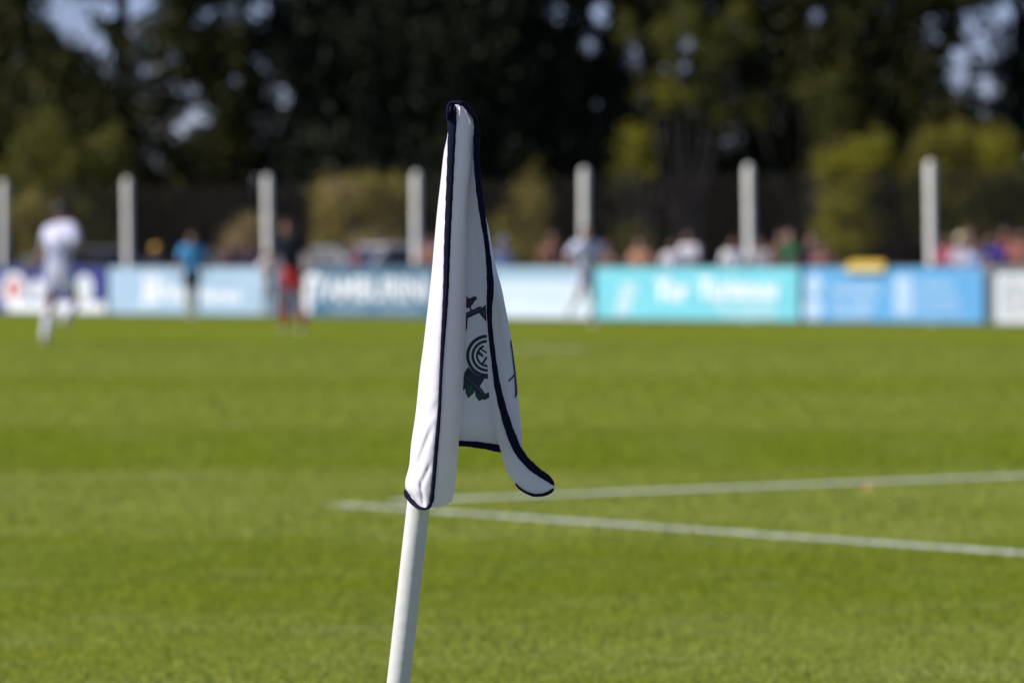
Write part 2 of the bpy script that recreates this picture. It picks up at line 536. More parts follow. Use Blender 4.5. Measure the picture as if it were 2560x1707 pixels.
blob_plant('bush', 'tall bright yellow green bush beside the broad black trunk', 'bush',
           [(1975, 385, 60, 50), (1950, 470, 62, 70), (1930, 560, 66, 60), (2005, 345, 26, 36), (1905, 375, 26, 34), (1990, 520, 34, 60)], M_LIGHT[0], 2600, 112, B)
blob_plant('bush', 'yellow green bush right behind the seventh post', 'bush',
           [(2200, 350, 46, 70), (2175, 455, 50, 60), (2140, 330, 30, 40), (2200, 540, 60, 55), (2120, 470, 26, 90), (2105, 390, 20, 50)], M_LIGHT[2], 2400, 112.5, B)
blob_plant('sunlit_clump', 'round leaf clump painted sunlit yellow green above the right hand crowd', 'tree',
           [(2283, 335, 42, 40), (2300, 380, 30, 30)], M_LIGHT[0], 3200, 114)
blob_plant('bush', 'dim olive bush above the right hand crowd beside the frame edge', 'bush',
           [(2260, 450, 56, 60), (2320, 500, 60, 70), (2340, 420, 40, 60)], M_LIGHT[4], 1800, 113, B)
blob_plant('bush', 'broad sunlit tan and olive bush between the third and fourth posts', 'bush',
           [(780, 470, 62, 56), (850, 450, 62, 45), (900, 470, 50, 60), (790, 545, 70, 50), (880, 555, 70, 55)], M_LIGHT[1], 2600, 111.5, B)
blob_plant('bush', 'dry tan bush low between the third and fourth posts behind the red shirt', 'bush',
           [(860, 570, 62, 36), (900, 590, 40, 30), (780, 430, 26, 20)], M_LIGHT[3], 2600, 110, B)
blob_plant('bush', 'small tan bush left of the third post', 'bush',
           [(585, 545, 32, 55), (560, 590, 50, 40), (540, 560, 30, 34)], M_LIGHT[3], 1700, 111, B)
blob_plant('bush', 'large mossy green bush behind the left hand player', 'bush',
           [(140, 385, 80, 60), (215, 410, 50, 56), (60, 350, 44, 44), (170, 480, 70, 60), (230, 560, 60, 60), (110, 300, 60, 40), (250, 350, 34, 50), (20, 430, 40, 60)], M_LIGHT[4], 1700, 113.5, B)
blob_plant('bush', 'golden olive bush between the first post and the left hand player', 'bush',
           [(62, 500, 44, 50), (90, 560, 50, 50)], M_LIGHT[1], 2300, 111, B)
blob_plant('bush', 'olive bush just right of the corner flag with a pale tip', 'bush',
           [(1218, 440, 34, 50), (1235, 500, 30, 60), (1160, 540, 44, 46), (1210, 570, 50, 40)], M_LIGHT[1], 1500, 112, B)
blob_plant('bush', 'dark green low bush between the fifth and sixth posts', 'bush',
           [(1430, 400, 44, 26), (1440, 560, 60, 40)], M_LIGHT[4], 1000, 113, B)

# undergrowth that closes the view below the crowns, and the wooded bank behind
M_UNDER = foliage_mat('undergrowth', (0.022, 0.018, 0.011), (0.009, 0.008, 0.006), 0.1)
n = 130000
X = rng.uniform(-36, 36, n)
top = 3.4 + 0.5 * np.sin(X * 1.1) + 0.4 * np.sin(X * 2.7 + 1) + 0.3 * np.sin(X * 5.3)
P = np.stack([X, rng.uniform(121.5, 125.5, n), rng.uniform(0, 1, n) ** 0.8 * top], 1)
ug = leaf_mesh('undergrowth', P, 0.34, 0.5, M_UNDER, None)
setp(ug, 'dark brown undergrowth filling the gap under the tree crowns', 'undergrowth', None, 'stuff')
hv = []; hf = []
for i in range(41):
    x = -60 + i * 3
    h = 3.1 + 0.35 * math.sin(i * 1.7) + 0.25 * math.sin(i * 0.6)
    hv += [(x, 128, -0.1), (x, 131, h * .8), (x, 136, h), (x, 170, h + .3)]
for i in range(40):
    for k in range(3):
        a = i * 4 + k; hf.append((a, a + 4, a + 5, a + 1))
setp(mesh_obj('hill', hv, hf, mat('bank_soil', (0.030, 0.026, 0.015), 0.95, (0.014, 0.014, 0.008), 1.5), smooth=True), kind='structure')

# ------------------------------------------------------------------ perimeter fence
M_POST = mat('post_concrete', (0.90, 0.87, 0.79), 0.8, (0.76, 0.73, 0.64), 6, 0.3, 40)
M_WIRE = mat('galvanised_wire', (0.032, 0.024, 0.020), 0.8, (0.02, 0.014, 0.011), 20, metal=0.3)
F_OFF = 1.5
fo = on_line(1280, F_OFF)
fence = thing('perimeter_fence', 'chain link fence on seven tall white concrete posts behind the advertising boards', 'fence', fo, LINE_RZ)
posts = [(8, 392, 0.0), (296, 388, -0.02), (618, 384, -0.02), (957, 380, -0.005), (1342, 372, 0.0), (1724, 368, -0.02), (2142, 360, -0.022)]
us = []
for px, ty, lean in posts:
    g = on_line(px * K, F_OFF)
    u = (g - fo).dot(E_DIR)
    us.append(u)
ux = [us[0] - 13.0, us[0] - 8.65, us[0] - 4.3] + us + [us[-1] + 4.3, us[-1] + 8.65, us[-1] + 13.0]
def post_mesh(h):
    b = MB()
    hw = 0.066
    b.box(-hw, hw, -hw, hw, -0.05, h, 0.02)
    return b
for i, u in enumerate(ux):
    h = 2.88
    b = post_mesh(h)
    p = b.build('post', M_POST, fence)
    p.location = (u, 0, 0)
    p.rotation_euler = (0, posts[i - 3][2] if 2 < i < 10 else 0, 0)
    cb = MB(); cb.lathe([(0.001, 0.045), (0.03, 0.04), (0.05, 0.02), (0.058, 0.0)], 8, (0, 0, h)); cb.build('post_cap', M_POST, p, True)
# the netting: two families of slanting wires with real thickness
wb_v = []; wb_f = []
H0, H1 = 0.05, 2.7
x0, x1 = ux[0], ux[-1]
def wire(ax, az, bx, bz, y, r=0.0021):
    n0 = len(wb_v)
    dx, dz = bx - ax, bz - az; L = math.hypot(dx, dz); nx, nz = -dz / L * r, dx / L * r
    for (cx, cz) in ((ax, az), (bx, bz)):
        wb_v.extend([(cx + nx, y - r, cz + nz), (cx - nx, y - r, cz - nz), (cx, y + r, cz)])
    for i in range(3):
        j = (i + 1) % 3
        wb_f.append((n0 + i, n0 + j, n0 + 3 + j, n0 + 3 + i))
step = 0.075
q = x0 - (H1 - H0)
while q < x1:
    a, b_ = max(q, x0), min(q + (H1 - H0), x1)
    if b_ > a:
        wire(a, H0 + (a - q), b_, H0 + (b_ - q), 0.075)
        wire(a, H1 - (a - q), b_, H1 - (b_ - q), 0.082)
    q += step
for z in (0.1, 1.4, 2.7):
    wire(x0, z, x1, z, 0.09, 0.004)
nt = mesh_obj('wire_mesh', wb_v, wb_f, M_WIRE, fence)
nt['kind'] = 'stuff'

# ------------------------------------------------------------------ advertising boards
M_WHITE = mat('white_print', (0.78, 0.80, 0.82), 0.5, (0.74, 0.76, 0.78), 10)
M_FRAME = mat('board_frame', (0.20, 0.22, 0.23), 0.5, (0.14, 0.15, 0.16), 10, metal=0.4)


def text_mesh(txt, name, material, parent, x, z, w, h, y=-0.024, bold=0.0, shear=0.0):
    if ' ' in txt:
        tot = len(txt); at_ = 0
        for wd_ in txt.split(' '):
            o = text_mesh(wd_, name, material, parent, x + w * at_ / tot, z, w * len(wd_) / tot, h, y, bold, shear)
            at_ += len(wd_) + 1
        return o
    cu = bpy.data.curves.new(name, 'FONT'); cu.body = txt; cu.size = 1.0; cu.offset = bold; cu.shear = shear
    cu.resolution_u = 3; cu.extrude = 0.0
    tmp = link(bpy.data.objects.new('tmp_text', cu))
    bpy.context.view_layer.update()
    me = bpy.data.meshes.new_from_object(tmp.evaluated_get(bpy.context.evaluated_depsgraph_get()))
    bpy.data.objects.remove(tmp)
    me.name = name
    co = np.zeros(len(me.vertices) * 3, np.float32); me.vertices.foreach_get('co', co); co = co.reshape(-1, 3)
    lo, hi = co.min(0), co.max(0)
    out = np.stack([x + (co[:, 0] - lo[0]) / (hi[0] - lo[0]) * w, np.full(len(co), y), z + (co[:, 1] - lo[1]) / (hi[1] - lo[1]) * h], 1)
    me.vertices.foreach_set('co', out.astype(np.float32).ravel()); me.materials.clear(); me.materials.append(material); me.update()
    o = link(bpy.data.objects.new(name, me)); o.parent = parent
    return o


def disc(b, cx, cz, rx, rz, y, n=28):
    b.poly([(cx + rx * math.cos(2 * math.pi * k / n), cz + rz * math.sin(2 * math.pi * k / n)) for k in range(n)], y)


def ring(b, cx, cz, r0, r1, y, a0=0, a1=2 * math.pi, n=28):
    v = []; f = []
    for k in range(n + 1):
        t = a0 + (a1 - a0) * k / n
        v += [(cx + r0 * math.cos(t), y, cz + r0 * math.sin(t)), (cx + r1 * math.cos(t), y, cz + r1 * math.sin(t))]
    for k in range(n): f.append((2 * k, 2 * k + 1, 2 * k + 3, 2 * k + 2))
    b.add(v, f)


def board(xa, xb, col, label, h=1.0, lean=0.0, base=None, frame=M_FRAME, ft=0.02):
    pa, pb = on_line(xa * K), on_line(xb * K)
    wdt = (pb - pa).length
    t = thing('advertising_board', label, 'advertising board', pa, LINE_RZ, 'advertising boards along the far side of the pitch')
    t.rotation_euler = (lean, 0, LINE_RZ)
    c2 = tuple(c * 0.93 for c in col)
    pm = mat('board_print', col, 0.45, c2, 1.5, spec=0.4)
    b = MB(); b.box(0.015, wdt - 0.015, -0.02, 0.02, 0.05, h, 0.006); b.build('panel', pm, t)
    b = MB(); b.box(0.012, wdt - 0.012, -0.026, 0.03, h - 0.002, h + 0.022, 0.004); b.build('top_rail', frame, t)
    b = MB(); b.box(0.012, wdt - 0.012, -0.022, 0.03, 0.02, 0.052, 0.004); b.build('bottom_rail', frame, t)
    for k in range(3):
        b = MB(); u = 0.2 + k * (wdt - 0.4) / 2
        b.box(u - .02, u + .02, 0.021, 0.06, -0.03, h, 0.004)
        b.tube([(u, 0.05, h * .7), (u, 0.5, 0.0)], 0.014, 6)
        b.build('support', frame, t)
    def X(px):                                    # measured pixel -> position along the board
        return (on_line(px * K) - pa).dot(E_DIR)
    def Z(py, px):
        s_ = F / on_line(px * K).y / K
        return CAMH + (615 - py) / s_
    return t, X, Z, wdt


# navy board with two round white emblems and a white foot strip
t, X_, Z_, wd = board(-260, 246, (0.035, 0.045, 0.22), 'navy board with round white emblems and a white foot strip')
b = MB(); b.box(X_(20), wd - 0.03, -0.027, -0.0215, 0.06, 0.27); b.build('foot_strip', M_WHITE, t)
for ex, ez, er, eq in ((X_(34), .50, .44, .40), (X_(196), .56, .27, .29), (X_(88), .52, .20, .24), (X_(-120), .56, .3, .3)):
    b = MB(); disc(b, ex, ez, er, eq, -0.026 if er > .25 else -0.028); b.build('emblem', M_WHITE, t)
M_RED = mat('red_print', (0.55, 0.06, 0.05), 0.5)
b = MB(); ring(b, X_(34), .55, .13, .22, -0.030); disc(b, X_(34), .58, .09, .09, -0.030)
b.poly([(X_(34) - .26, .40), (X_(34) - .12, .38), (X_(34) + .05, .60), (X_(34) - .08, .64)], -0.033); b.build('red_mark', M_RED, t)
M_NAVY = mat('navy_print', (0.035, 0.045, 0.22), 0.5)
b = MB(); ring(b, X_(196), .56, .11, .135, -0.030); b.build('navy_mark', M_NAVY, t)

# pale blue board
t, X_, Z_, wd = board(250, 636, (0.36, 0.50, 0.64), 'pale blue board with white lettering behind the figure in sky blue')
b = MB(); b.box(X_(332), X_(345), -0.024, -0.0215, .22, .83); b.box(X_(352), X_(366), -0.024, -0.0215, .28, .86)
b.box(X_(345), X_(352), -0.024, -0.0215, .46, .58)
b.poly([(X_(325), .20), (X_(372), .30), (X_(372), .38), (X_(325), .28)], -0.027); b.build('emblem', M_WHITE, t)
text_mesh('Finca', 'lettering', M_WHITE, t, X_(374), .33, X_(428) - X_(374), .36, bold=.04)
text_mesh('Herrero', 'lettering', M_WHITE, t, X_(462), .30, X_(558) - X_(462), .28, bold=.05)

# teal grey board
t, X_, Z_, wd = board(640, 1004, (0.060, 0.150, 0.235), 'dusky blue board with big white capital letters beside the corner flag')
b = MB(); b.box(X_(690), X_(716), -0.024, -0.0215, .10, .82)
b.poly([(X_(716), .72), (X_(730), .82), (X_(730), .90), (X_(700), .84)], -0.027); b.build('emblem', M_WHITE, t)
text_mesh('TAMBURINI', 'lettering', M_WHITE, t, X_(718), .34, X_(984) - X_(718), .48, bold=.022)
M_PALE = mat('pale_print', (0.42, 0.52, 0.60), 0.5)
text_mesh('materiales y construccion', 'lettering', M_PALE, t, X_(760), .14, X_(968) - X_(760), .11, bold=.03)

# whitish board right of the flag
t, X_, Z_, wd = board(1008, 1364, (0.62, 0.72, 0.80), 'off white board just right of the corner flag, behind the smaller white player')
b = MB(); b.box(0.03, wd - .03, -0.0235, -0.0215, .74, .985); b.build('top_band', mat('band_print', (0.32, 0.48, 0.60), 0.5), t)
text_mesh('construcciones', 'lettering', mat('grey_print', (0.50, 0.62, 0.72), .5), t, X_(1120), .40, X_(1300) - X_(1120), .2)

# turquoise board
t, X_, Z_, wd = board(1368, 1838, (0.19, 0.58, 0.67), 'turquoise board with a wavy white emblem and white lettering')
M_WT = mat('soft_white_print', (0.66, 0.80, 0.84), 0.5)
b = MB()
for k, (dx, dz, L) in enumerate(((0, .62, .42), (.03, .50, .40), (-.06, .38, .42), (-.12, .26, .42), (-.10, .15, .36))):
    xx = X_(1425) + dx
    b = MB(); b.poly([(xx, dz - .03), (xx + L * .5, dz + .01), (xx + L, dz + .0), (xx + L, dz + .085), (xx + L * .5, dz + .095), (xx, dz + .045)], -0.026)
    b.build('emblem', M_WT, t)
text_mesh('Tur', 'lettering', M_WHITE, t, X_(1508), .38, X_(1588) - X_(1508), .42, bold=.05, shear=.2)
text_mesh('Turismos', 'lettering', M_WHITE, t, X_(1606), .42, X_(1788) - X_(1606), .40, bold=.045, shear=.15)
text_mesh('viajes y excursiones', 'lettering', M_WT, t, X_(1632), .25, X_(1785) - X_(1632), .13, bold=.03)
text_mesh('www.turismos', 'lettering', M_WT, t, X_(1660), .10, X_(1780) - X_(1660), .11, bold=.03)

# sky blue board
t, X_, Z_, wd = board(1845, 2262, (0.12, 0.36, 0.64), 'bright blue board with round emblem and rows of pale lettering under the yellow cloth')
M_PB = mat('pale_blue_print', (0.46, 0.62, 0.80), 0.5)
for ex, ez, er, eq in ((X_(1872), .68, .20, .20), (X_(1870), .26, .24, .20)):
    b = MB(); disc(b, ex, ez, er, eq, -0.024); b.build('emblem', M_PB, t)
b = MB(); ring(b, X_(1872), .48, .22, .25, -0.027); b.build('emblem_ring', M_PB, t)
text_mesh('MUNICIPIO', 'lettering', M_PB, t, X_(1915), .52, X_(2025) - X_(1915), .18, bold=.04)
text_mesh('de todos', 'lettering', M_PB, t, X_(1915), .30, X_(2012) - X_(1915), .17, bold=.04)
text_mesh('ciudad', 'lettering', M_PB, t, X_(1915), .12, X_(2000) - X_(1915), .13, bold=.04)
b = MB(); b.box(X_(2056), X_(2098), -0.025, -0.0215, .16, .84); ring(b, X_(2077), .5, .12, .2, -0.028); b.build('crest_block', M_PB, t)
text_mesh('GOBIERNO', 'lettering', M_PB, t, X_(2106), .62, X_(2196) - X_(2106), .12, bold=.03)
text_mesh('Secretaria', 'lettering', M_PB, t, X_(2106), .38, X_(2206) - X_(2106), .14, bold=.03)
text_mesh('de deportes', 'lettering', M_PB, t, X_(2106), .16, X_(2206) - X_(2106), .13, bold=.03)

# white board in a dark frame at the end
t, X_, Z_, wd = board(2268, 2700, (0.66, 0.68, 0.70), 'white board in a dark grey frame at the right end of the row')
b = MB(); b.box(0.016, X_(2288), -0.0245, -0.0215, .055, .985); b.box(X_(2288), wd - .03, -0.0245, -0.0215, .90, .985); b.build('border', mat('dark_border', (0.10, 0.14, 0.15), .5), t)
text_mesh('BB', 'lettering', mat('pale_grey_print', (0.42, 0.45, 0.46), .5), t, X_(2305), .18, X_(2440) - X_(2305), .62, bold=.02)

board(-900, -266, (0.30, 0.36, 0.42), 'plain grey blue board beyond the navy one, past the left frame edge')
board(2706, 3250, (0.10, 0.26, 0.16), 'plain green board beyond the white one, past the right frame edge')

# yellow and cream cloth folded over the blue board's top edge
pa = on_line(1938 * K, -0.06); pb = on_line(2038 * K, -0.06)
wy = (pb - pa).length
ty = thing('folded_cloth', 'yellow cloth with cream lower half folded over the top of the bright blue board', 'cloth', pa, LINE_RZ)
def drape(z0, z1, y0, y1, name, m):
    v = []; f = []
    nn = 14
    for i in range(nn + 1):
        u = i / nn
        w_ = 0.018 * math.sin(u * 17) + .01 * math.sin(u * 41)
        r = 0.12 * (1 - min(1, min(u, 1 - u) / .16)) ** 2
        for k in range(9):
            q = k / 8
            z = z0 + r * .6 + (z1 - r - z0 - r * .6) * q
            v.append((u * wy, y0 + (y1 - y0) * q + w_ * (1 - q), z))
    for i in range(nn):
        for k in range(8):
            a = i * 9 + k; f.append((a, a + 9, a + 10, a + 1))
    o = mesh_obj(name, v, f, m, ty, True)
    s_ = o.modifiers.new('t', 'SOLIDIFY'); s_.thickness = 0.012
drape(.915, 1.03, -.03, -.01, 'cream_fold', mat('cream_cloth', (0.66, 0.58, 0.34), .85, bump=.3, bscale=60))
drape(1.01, 1.115, -.035, .05, 'yellow_fold', mat('yellow_cloth', (0.55, 0.36, 0.03), .85, bump=.3, bscale=60))

# steel bottle added on the navy board's top to stand in for a glint
bp = on_line(50 * K)
bb = MB(); bb.lathe([(.001, 0), (.034, 0), (.037, .01), (.037, .13), (.03, .165), (.018, .185), (.016, .2), (.02, .202), (.02, .225), (.001, .228)], 24, (0, 0, 0))
bo = bb.build('glint_bottle', mat('polished_steel', (0.75, 0.76, 0.78), 0.05, metal=1.0), None, True)
bo.location = (bp.x, bp.y, 1.022)
setp(bo, 'added stand-in for a round glint, small steel bottle on top of the navy board', 'glint_bottle')

# small orange leaf lying by the far chalk line
lp = ground_pt(1977 * K, 1128 * K)
lv = [(0, 0, .004), (.02, .012, .012), (.045, .016, .016), (.07, 0, .022), (.045, -.016, .008), (.02, -.012, .006), (.035, 0, .004)]
lo_ = mesh_obj('leaf', lv, [(0, 6, 1), (1, 6, 2), (2, 6, 3), (3, 6, 4), (4, 6, 5), (5, 6, 0)], mat('orange_leaf', (0.75, 0.32, 0.12), .7), None)
lo_.location = (lp.x, lp.y, 0.012); lo_.rotation_euler = (.5, 0, .5); lo_.scale = (.7, .7, .7)
setp(lo_, 'small orange fallen leaf lying on the grass by the far chalk line', 'leaf')

# ------------------------------------------------------------------ parked cars
M_GLASS = mat('car_glass', (0.03, 0.035, 0.04), 0.08, spec=0.8)
M_TYRE = mat('tyre_rubber', (0.02, 0.02, 0.02), .85)
M_RIM = mat('rim_alloy', (0.45, 0.45, 0.46), .35, metal=.8)
M_LAMP = mat('lamp_glass', (0.7, 0.7, 0.68), .15)
M_TAIL = mat('tail_lamp', (0.45, 0.02, 0.02), .2)


def car(px, off, rz, col, label, h=1.46):
    g = on_line(px * K, off)
    t = thing('parked_car', label, 'car', g, rz, 'cars parked behind the fence')
    pm = mat('car_paint', col, 0.5, coat=0.1, spec=.3)
    prof = [(-2.1, .32), (-2.14, .62), (-2.02, .86), (-1.75, .95), (-1.1, 1.0), (1.0, .98), (1.5, .93), (1.95, .82), (2.12, .62), (2.1, .32), (1.75, .24), (-1.75, .24)]
    b = MB(); v = []; f = []
    ys = [(-.84, .93), (-.86, 1.0), (-.6, 1.0), (.6, 1.0), (.86, 1.0), (.84, .93)]
    n_ = len(prof)
    for y, k in ((-.80, .965), (-.87, 1.0), (.87, 1.0), (.80, .965)):
        for x, z in prof: v.append((x * k, y, .6 + (z - .6) * k))
    for r in range(3):
        for i in range(n_):
            j = (i + 1) % n_; f.append((r * n_ + i, r * n_ + j, (r + 1) * n_ + j, (r + 1) * n_ + i))
    f += [tuple(range(n_ - 1, -1, -1)), tuple(range(3 * n_, 4 * n_))]
    b.add(v, f); b.build('body', pm, t)
    # cabin: roof with four sloping sides; glass set proud
    lo2 = [(-1.75, -.80), (1.05, -.80), (1.05, .80), (-1.75, .80)]; hi2 = [(-1.25, -.60), (.35, -.60), (.35, .60), (-1.25, .60)]
    b = MB(); z0, z1 = .96, h - .04
    v = [(x, y, z0) for x, y in lo2] + [(x, y, z1) for x, y in hi2] + [(x * .9 - .04, y * .86, h) for x, y in hi2]
    b.add(v, [(0, 1, 5, 4), (1, 2, 6, 5), (2, 3, 7, 6), (3, 0, 4, 7), (4, 5, 9, 8), (5, 6, 10, 9), (6, 7, 11, 10), (7, 4, 8, 11), (8, 9, 10, 11)])
    b.build('roof', pm, t)
    def glass(name, i, u0, u1, j=None):
        A, B_, C_, D_ = [Vector(v[k]) for k in ((i, (i + 1) % 4, 4 + (i + 1) % 4, 4 + i))]
        nrm = (B_ - A).cross(D_ - A).normalized() * .008
        def q(u, w): return (A.lerp(B_, u)).lerp(D_.lerp(C_, u), w) + nrm
        pts = [q(u0, .1), q(u1, .1), q(u1, .9), q(u0, .9)]
        mb = MB(); mb.add(pts + [p - nrm * .9 for p in pts], [(0, 1, 2, 3), (0, 4, 5, 1), (1, 5, 6, 2), (2, 6, 7, 3), (3, 7, 4, 0)]); mb.build(name, M_GLASS, t)
    glass('side_window', 0, .08, .48); glass('side_window', 0, .53, .92)
    glass('side_window', 2, .08, .48); glass('side_window', 2, .53, .92)
    glass('windscreen', 1, .06, .94); glass('rear_window', 3, .06, .94)
    for x in (-1.35, 1.35):
        for s_ in (-1, 1):
            w_ = MB(); w_.lathe([(.001, -.1), (.24, -.1), (.31, -.08), (.33, -.04), (.33, .04), (.31, .08), (.24, .1), (.001, .1)], 20)
            wo_ = w_.build('wheel', M_TYRE, t, True); wo_.location = (x, s_ * .80, .33); wo_.rotation_euler = (math.pi / 2, 0, 0)
            r_ = MB(); r_.lathe([(.001, s_ * -.108), (.05, s_ * -.112), (.17, s_ * -.102), (.20, s_ * -.108), (.22, s_ * -.099)], 14); r_.build('rim', M_RIM, wo_, True)
    for s_ in (-1, 1):
        b = MB(); b.box(2.02, 2.10, s_ * .62 - .16, s_ * .62 + .16, .64, .76, .01); b.build('headlight', M_LAMP, t)
        b = MB(); b.box(-2.12, -2.05, s_ * .66 - .12, s_ * .66 + .12, .66, .82, .01); b.build('tail_light', M_TAIL, t)
        b = MB(); b.box(.75, .92, s_ * .96 - .09, s_ * .96 + .09, .98, 1.12, .02); b.build('side_mirror', pm, t)


car(228, 6.5, LINE_RZ + 1.45, (0.26, 0.25, 0.24), 'pale grey parked car behind the navy board between player and second post')
car(775, 5.5, LINE_RZ + .25, (0.15, 0.145, 0.15), 'grey parked car behind the third and fourth posts, beside the red shirt')
car(975, 6.0, LINE_RZ + 1.3, (0.42, 0.41, 0.40), 'white parked car whose roof shows behind the fourth post', 1.50)
car(1020, 11.5, LINE_RZ + 1.3, (0.05, 0.05, 0.06), 'black parked car mostly hidden by the corner flag')
car(540, 8.5, LINE_RZ - .35, (0.06, 0.055, 0.06), 'black parked car behind the pale blue board', 1.40)

# ------------------------------------------------------------------ people
pending = []


def skin(name, V, Ed, mt, parent, root=0, sub=1):
    me = bpy.data.meshes.new(name); me.from_pydata([tuple(v[:3]) for v in V], Ed, []); me.update()
    me.materials.append(mt)
    o = link(bpy.data.objects.new(name, me)); o.parent = parent
    m = o.modifiers.new('s', 'SKIN'); m.use_smooth_shade = True
    sv_ = me.skin_vertices[0].data
    for i, v in enumerate(V):
        r = v[3] if hasattr(v[3], '__len__') else (v[3], v[3])
        sv_[i].radius = r; sv_[i].use_root = (i == root)
    s_ = o.modifiers.new('d', 'SUBSURF'); s_.levels = sub; s_.render_levels = sub
    pending.append(o)
    return o


M_EYE = mat('eye_white', (0.7, 0.7, 0.68), .3)
M_SKIN = {'fair': mat('skin_fair', (0.36, 0.20, 0.14), .6, (0.32, 0.17, 0.12), 20), 'tan': mat('skin_tan', (0.27, 0.14, 0.09), .6, (0.23, 0.115, 0.075), 20),
          'brown': mat('skin_brown', (0.20, 0.10, 0.065), .55, (0.17, 0.085, 0.05), 20)}
M_HAIR = {'black': mat('hair_black', (0.012, 0.010, 0.010), .6), 'brown': mat('hair_brown', (0.05, 0.028, 0.018), .6), 'blond': mat('hair_blond', (0.38, 0.27, 0.13), .6)}


def person(loc, rz, label, shirt, shorts, skin_='tan', hair='black', socks=None, shoes=(0.04, 0.04, 0.04), h=1.75, lean=0.0, pose=None,
           group=None, cap=None, side=0.0, number=None, trousers=False):
    """faces its own -Y; pose: limb directions (x out, y, z) per side"""
    k = h / 1.75
    P = dict(la=((-.25, 0, -1), (-.1, -.25, -1)), ra=((.25, 0, -1), (.1, -.25, -1)), ll=((-.05, 0, -1), (0, .04, -1)), rl=((.05, 0, -1), (0, .04, -1)))
    if pose: P.update(pose)
    t = thing('person', label, 'person', loc, rz, group)
    Rl = Matrix.Rotation(lean, 3, 'X') @ Matrix.Rotation(side, 3, 'Y')
    def n(v): return Vector(v).normalized()
    hipc = Vector((0, 0, .95))
    def up(x, y, z): return hipc + Rl @ (Vector((x, y, z)) - hipc)
    hips = [Vector((s * .09, 0, .90)) for s in (-1, 1)]
    legs = []
    for s, key in ((0, 'll'), (1, 'rl')):
        kn = hips[s] + n(P[key][0]) * .42; an = kn + n(P[key][1]) * .41
        legs.append((hips[s], kn, an))
    drop = min(l[2].z for l in legs) - .075
    D = Vector((0, 0, -drop))
    sh = [up(s * .185, 0, 1.42) for s in (-1, 1)]
    arms = []
    for s, key in ((0, 'la'), (1, 'ra')):
        el = sh[s] + n(P[key][0]) * .28; wr = el + n(P[key][1]) * .25
        arms.append((sh[s], el, wr))
    def q(v, r): v = (Vector(v) + D) * k; return (v.x, v.y, v.z, (r[0] * k, r[1] * k) if hasattr(r, '__len__') else r * k)
    V = [q(hipc, (.135, .10)), q(up(0, 0, 1.10), (.115, .09)), q(up(0, 0, 1.27), (.145, .10)), q(up(0, 0, 1.40), (.12, .085)), q(up(0, -.005, 1.49), .062),
         q(up(0, -.015, 1.555), (.074, .084)), q(up(0, -.012, 1.635), (.088, .108)), q(up(0, 0, 1.705), (.078, .095)), q(up(0, -.105, 1.62), .012),
         q(up(-.082, 0, 1.63), .014), q(up(.082, 0, 1.63), .014)]
    Ed = [(0, 1), (1, 2), (2, 3), (3, 4), (4, 5), (5, 6), (6, 7), (6, 8), (6, 9), (6, 10)]
    for s in (0, 1):
        a, e, w_ = arms[s]; b0 = len(V)
        V += [q(a, .058), q(a.lerp(e, .5), .05), q(e, .04), q(e.lerp(w_, .4), .04), q(w_, .026)]
        Ed += [(3, b0), (b0, b0 + 1), (b0 + 1, b0 + 2), (b0 + 2, b0 + 3), (b0 + 3, b0 + 4)]
        d = (w_ - e).normalized(); sd = Vector((0, 1, 0)).cross(d); sd = (Vector((0, 1, 0)) - d * d.y).normalized()
        pl = w_ + d * .07
        V.append(q(pl, (.022, .032))); Ed.append((b0 + 4, b0 + 5))
        cu = Vector(((1 if s == 0 else -1), 0, 0)) * .4
        for fi, (o_, L) in enumerate(((-.032, .070), (-.011, .080), (.011, .076), (.031, .060))):
            c = len(V)
            r0 = pl + sd * o_ + d * .03
            V += [q(r0, .0095), q(r0 + (d + cu * .5).normalized() * L * .55, .0085), q(r0 + (d + cu * 1.2).normalized() * L, .0065)]
            Ed += [(b0 + 5, c), (c, c + 1), (c + 1, c + 2)]
        c = len(V); th = w_ + d * .03
        V += [q(th - sd * .035 + d * .01, .012), q(th - sd * .06 + d * .045, .009)]
        Ed += [(b0 + 4, c), (c, c + 1)]
    for s in (0, 1):
        a, e, w_ = legs[s]; b0 = len(V)
        fo_ = Vector((0, -1, 0))
        sh_d = (w_ - e).normalized(); ft = (fo_ - sh_d * fo_.dot(sh_d))
        ft = (ft.normalized() if ft.length > .2 else fo_)
        V += [q(a, .085), q(a.lerp(e, .5), .075), q(e, .056), q(e.lerp(w_, .35), .056), q(w_, .036), q(w_ + ft * .13 + sh_d * .045, .03)]
        Ed += [(0, b0)] + [(b0 + i, b0 + i + 1) for i in range(5)]
    skin('body', V, Ed, M_SKIN[skin_], t)
    ms = cmat('shirt_cloth', shirt, rough=.95, spec=.04, bump=.3, bscale=30)
    SV = [q(up(0, 0, .84), (.185, .15)), q(up(0, 0, 1.05), (.168, .135)), q(up(0, 0, 1.28), (.185, .135)), q(up(0, 0, 1.40), (.165, .12)), q(up(0, 0, 1.50), (.09, .085))]
    SE = [(0, 1), (1, 2), (2, 3), (3, 4)]
    for s in (0, 1):
        a, e, w_ = arms[s]; c = len(SV)
        SV += [q(a, .088), q(a.lerp(e, .5), .080), q(a.lerp(e, .95), .074)]; SE += [(3, c), (c, c + 1), (c + 1, c + 2)]
    skin('shirt', SV, SE, ms, t, 2)
    mp_ = cmat('shorts_cloth', shorts, rough=.85, bump=.3, bscale=30)
    SV = [q(up(0, 0, 1.08), (.14, .115)), q(hipc, (.165, .135))]; SE = [(0, 1)]
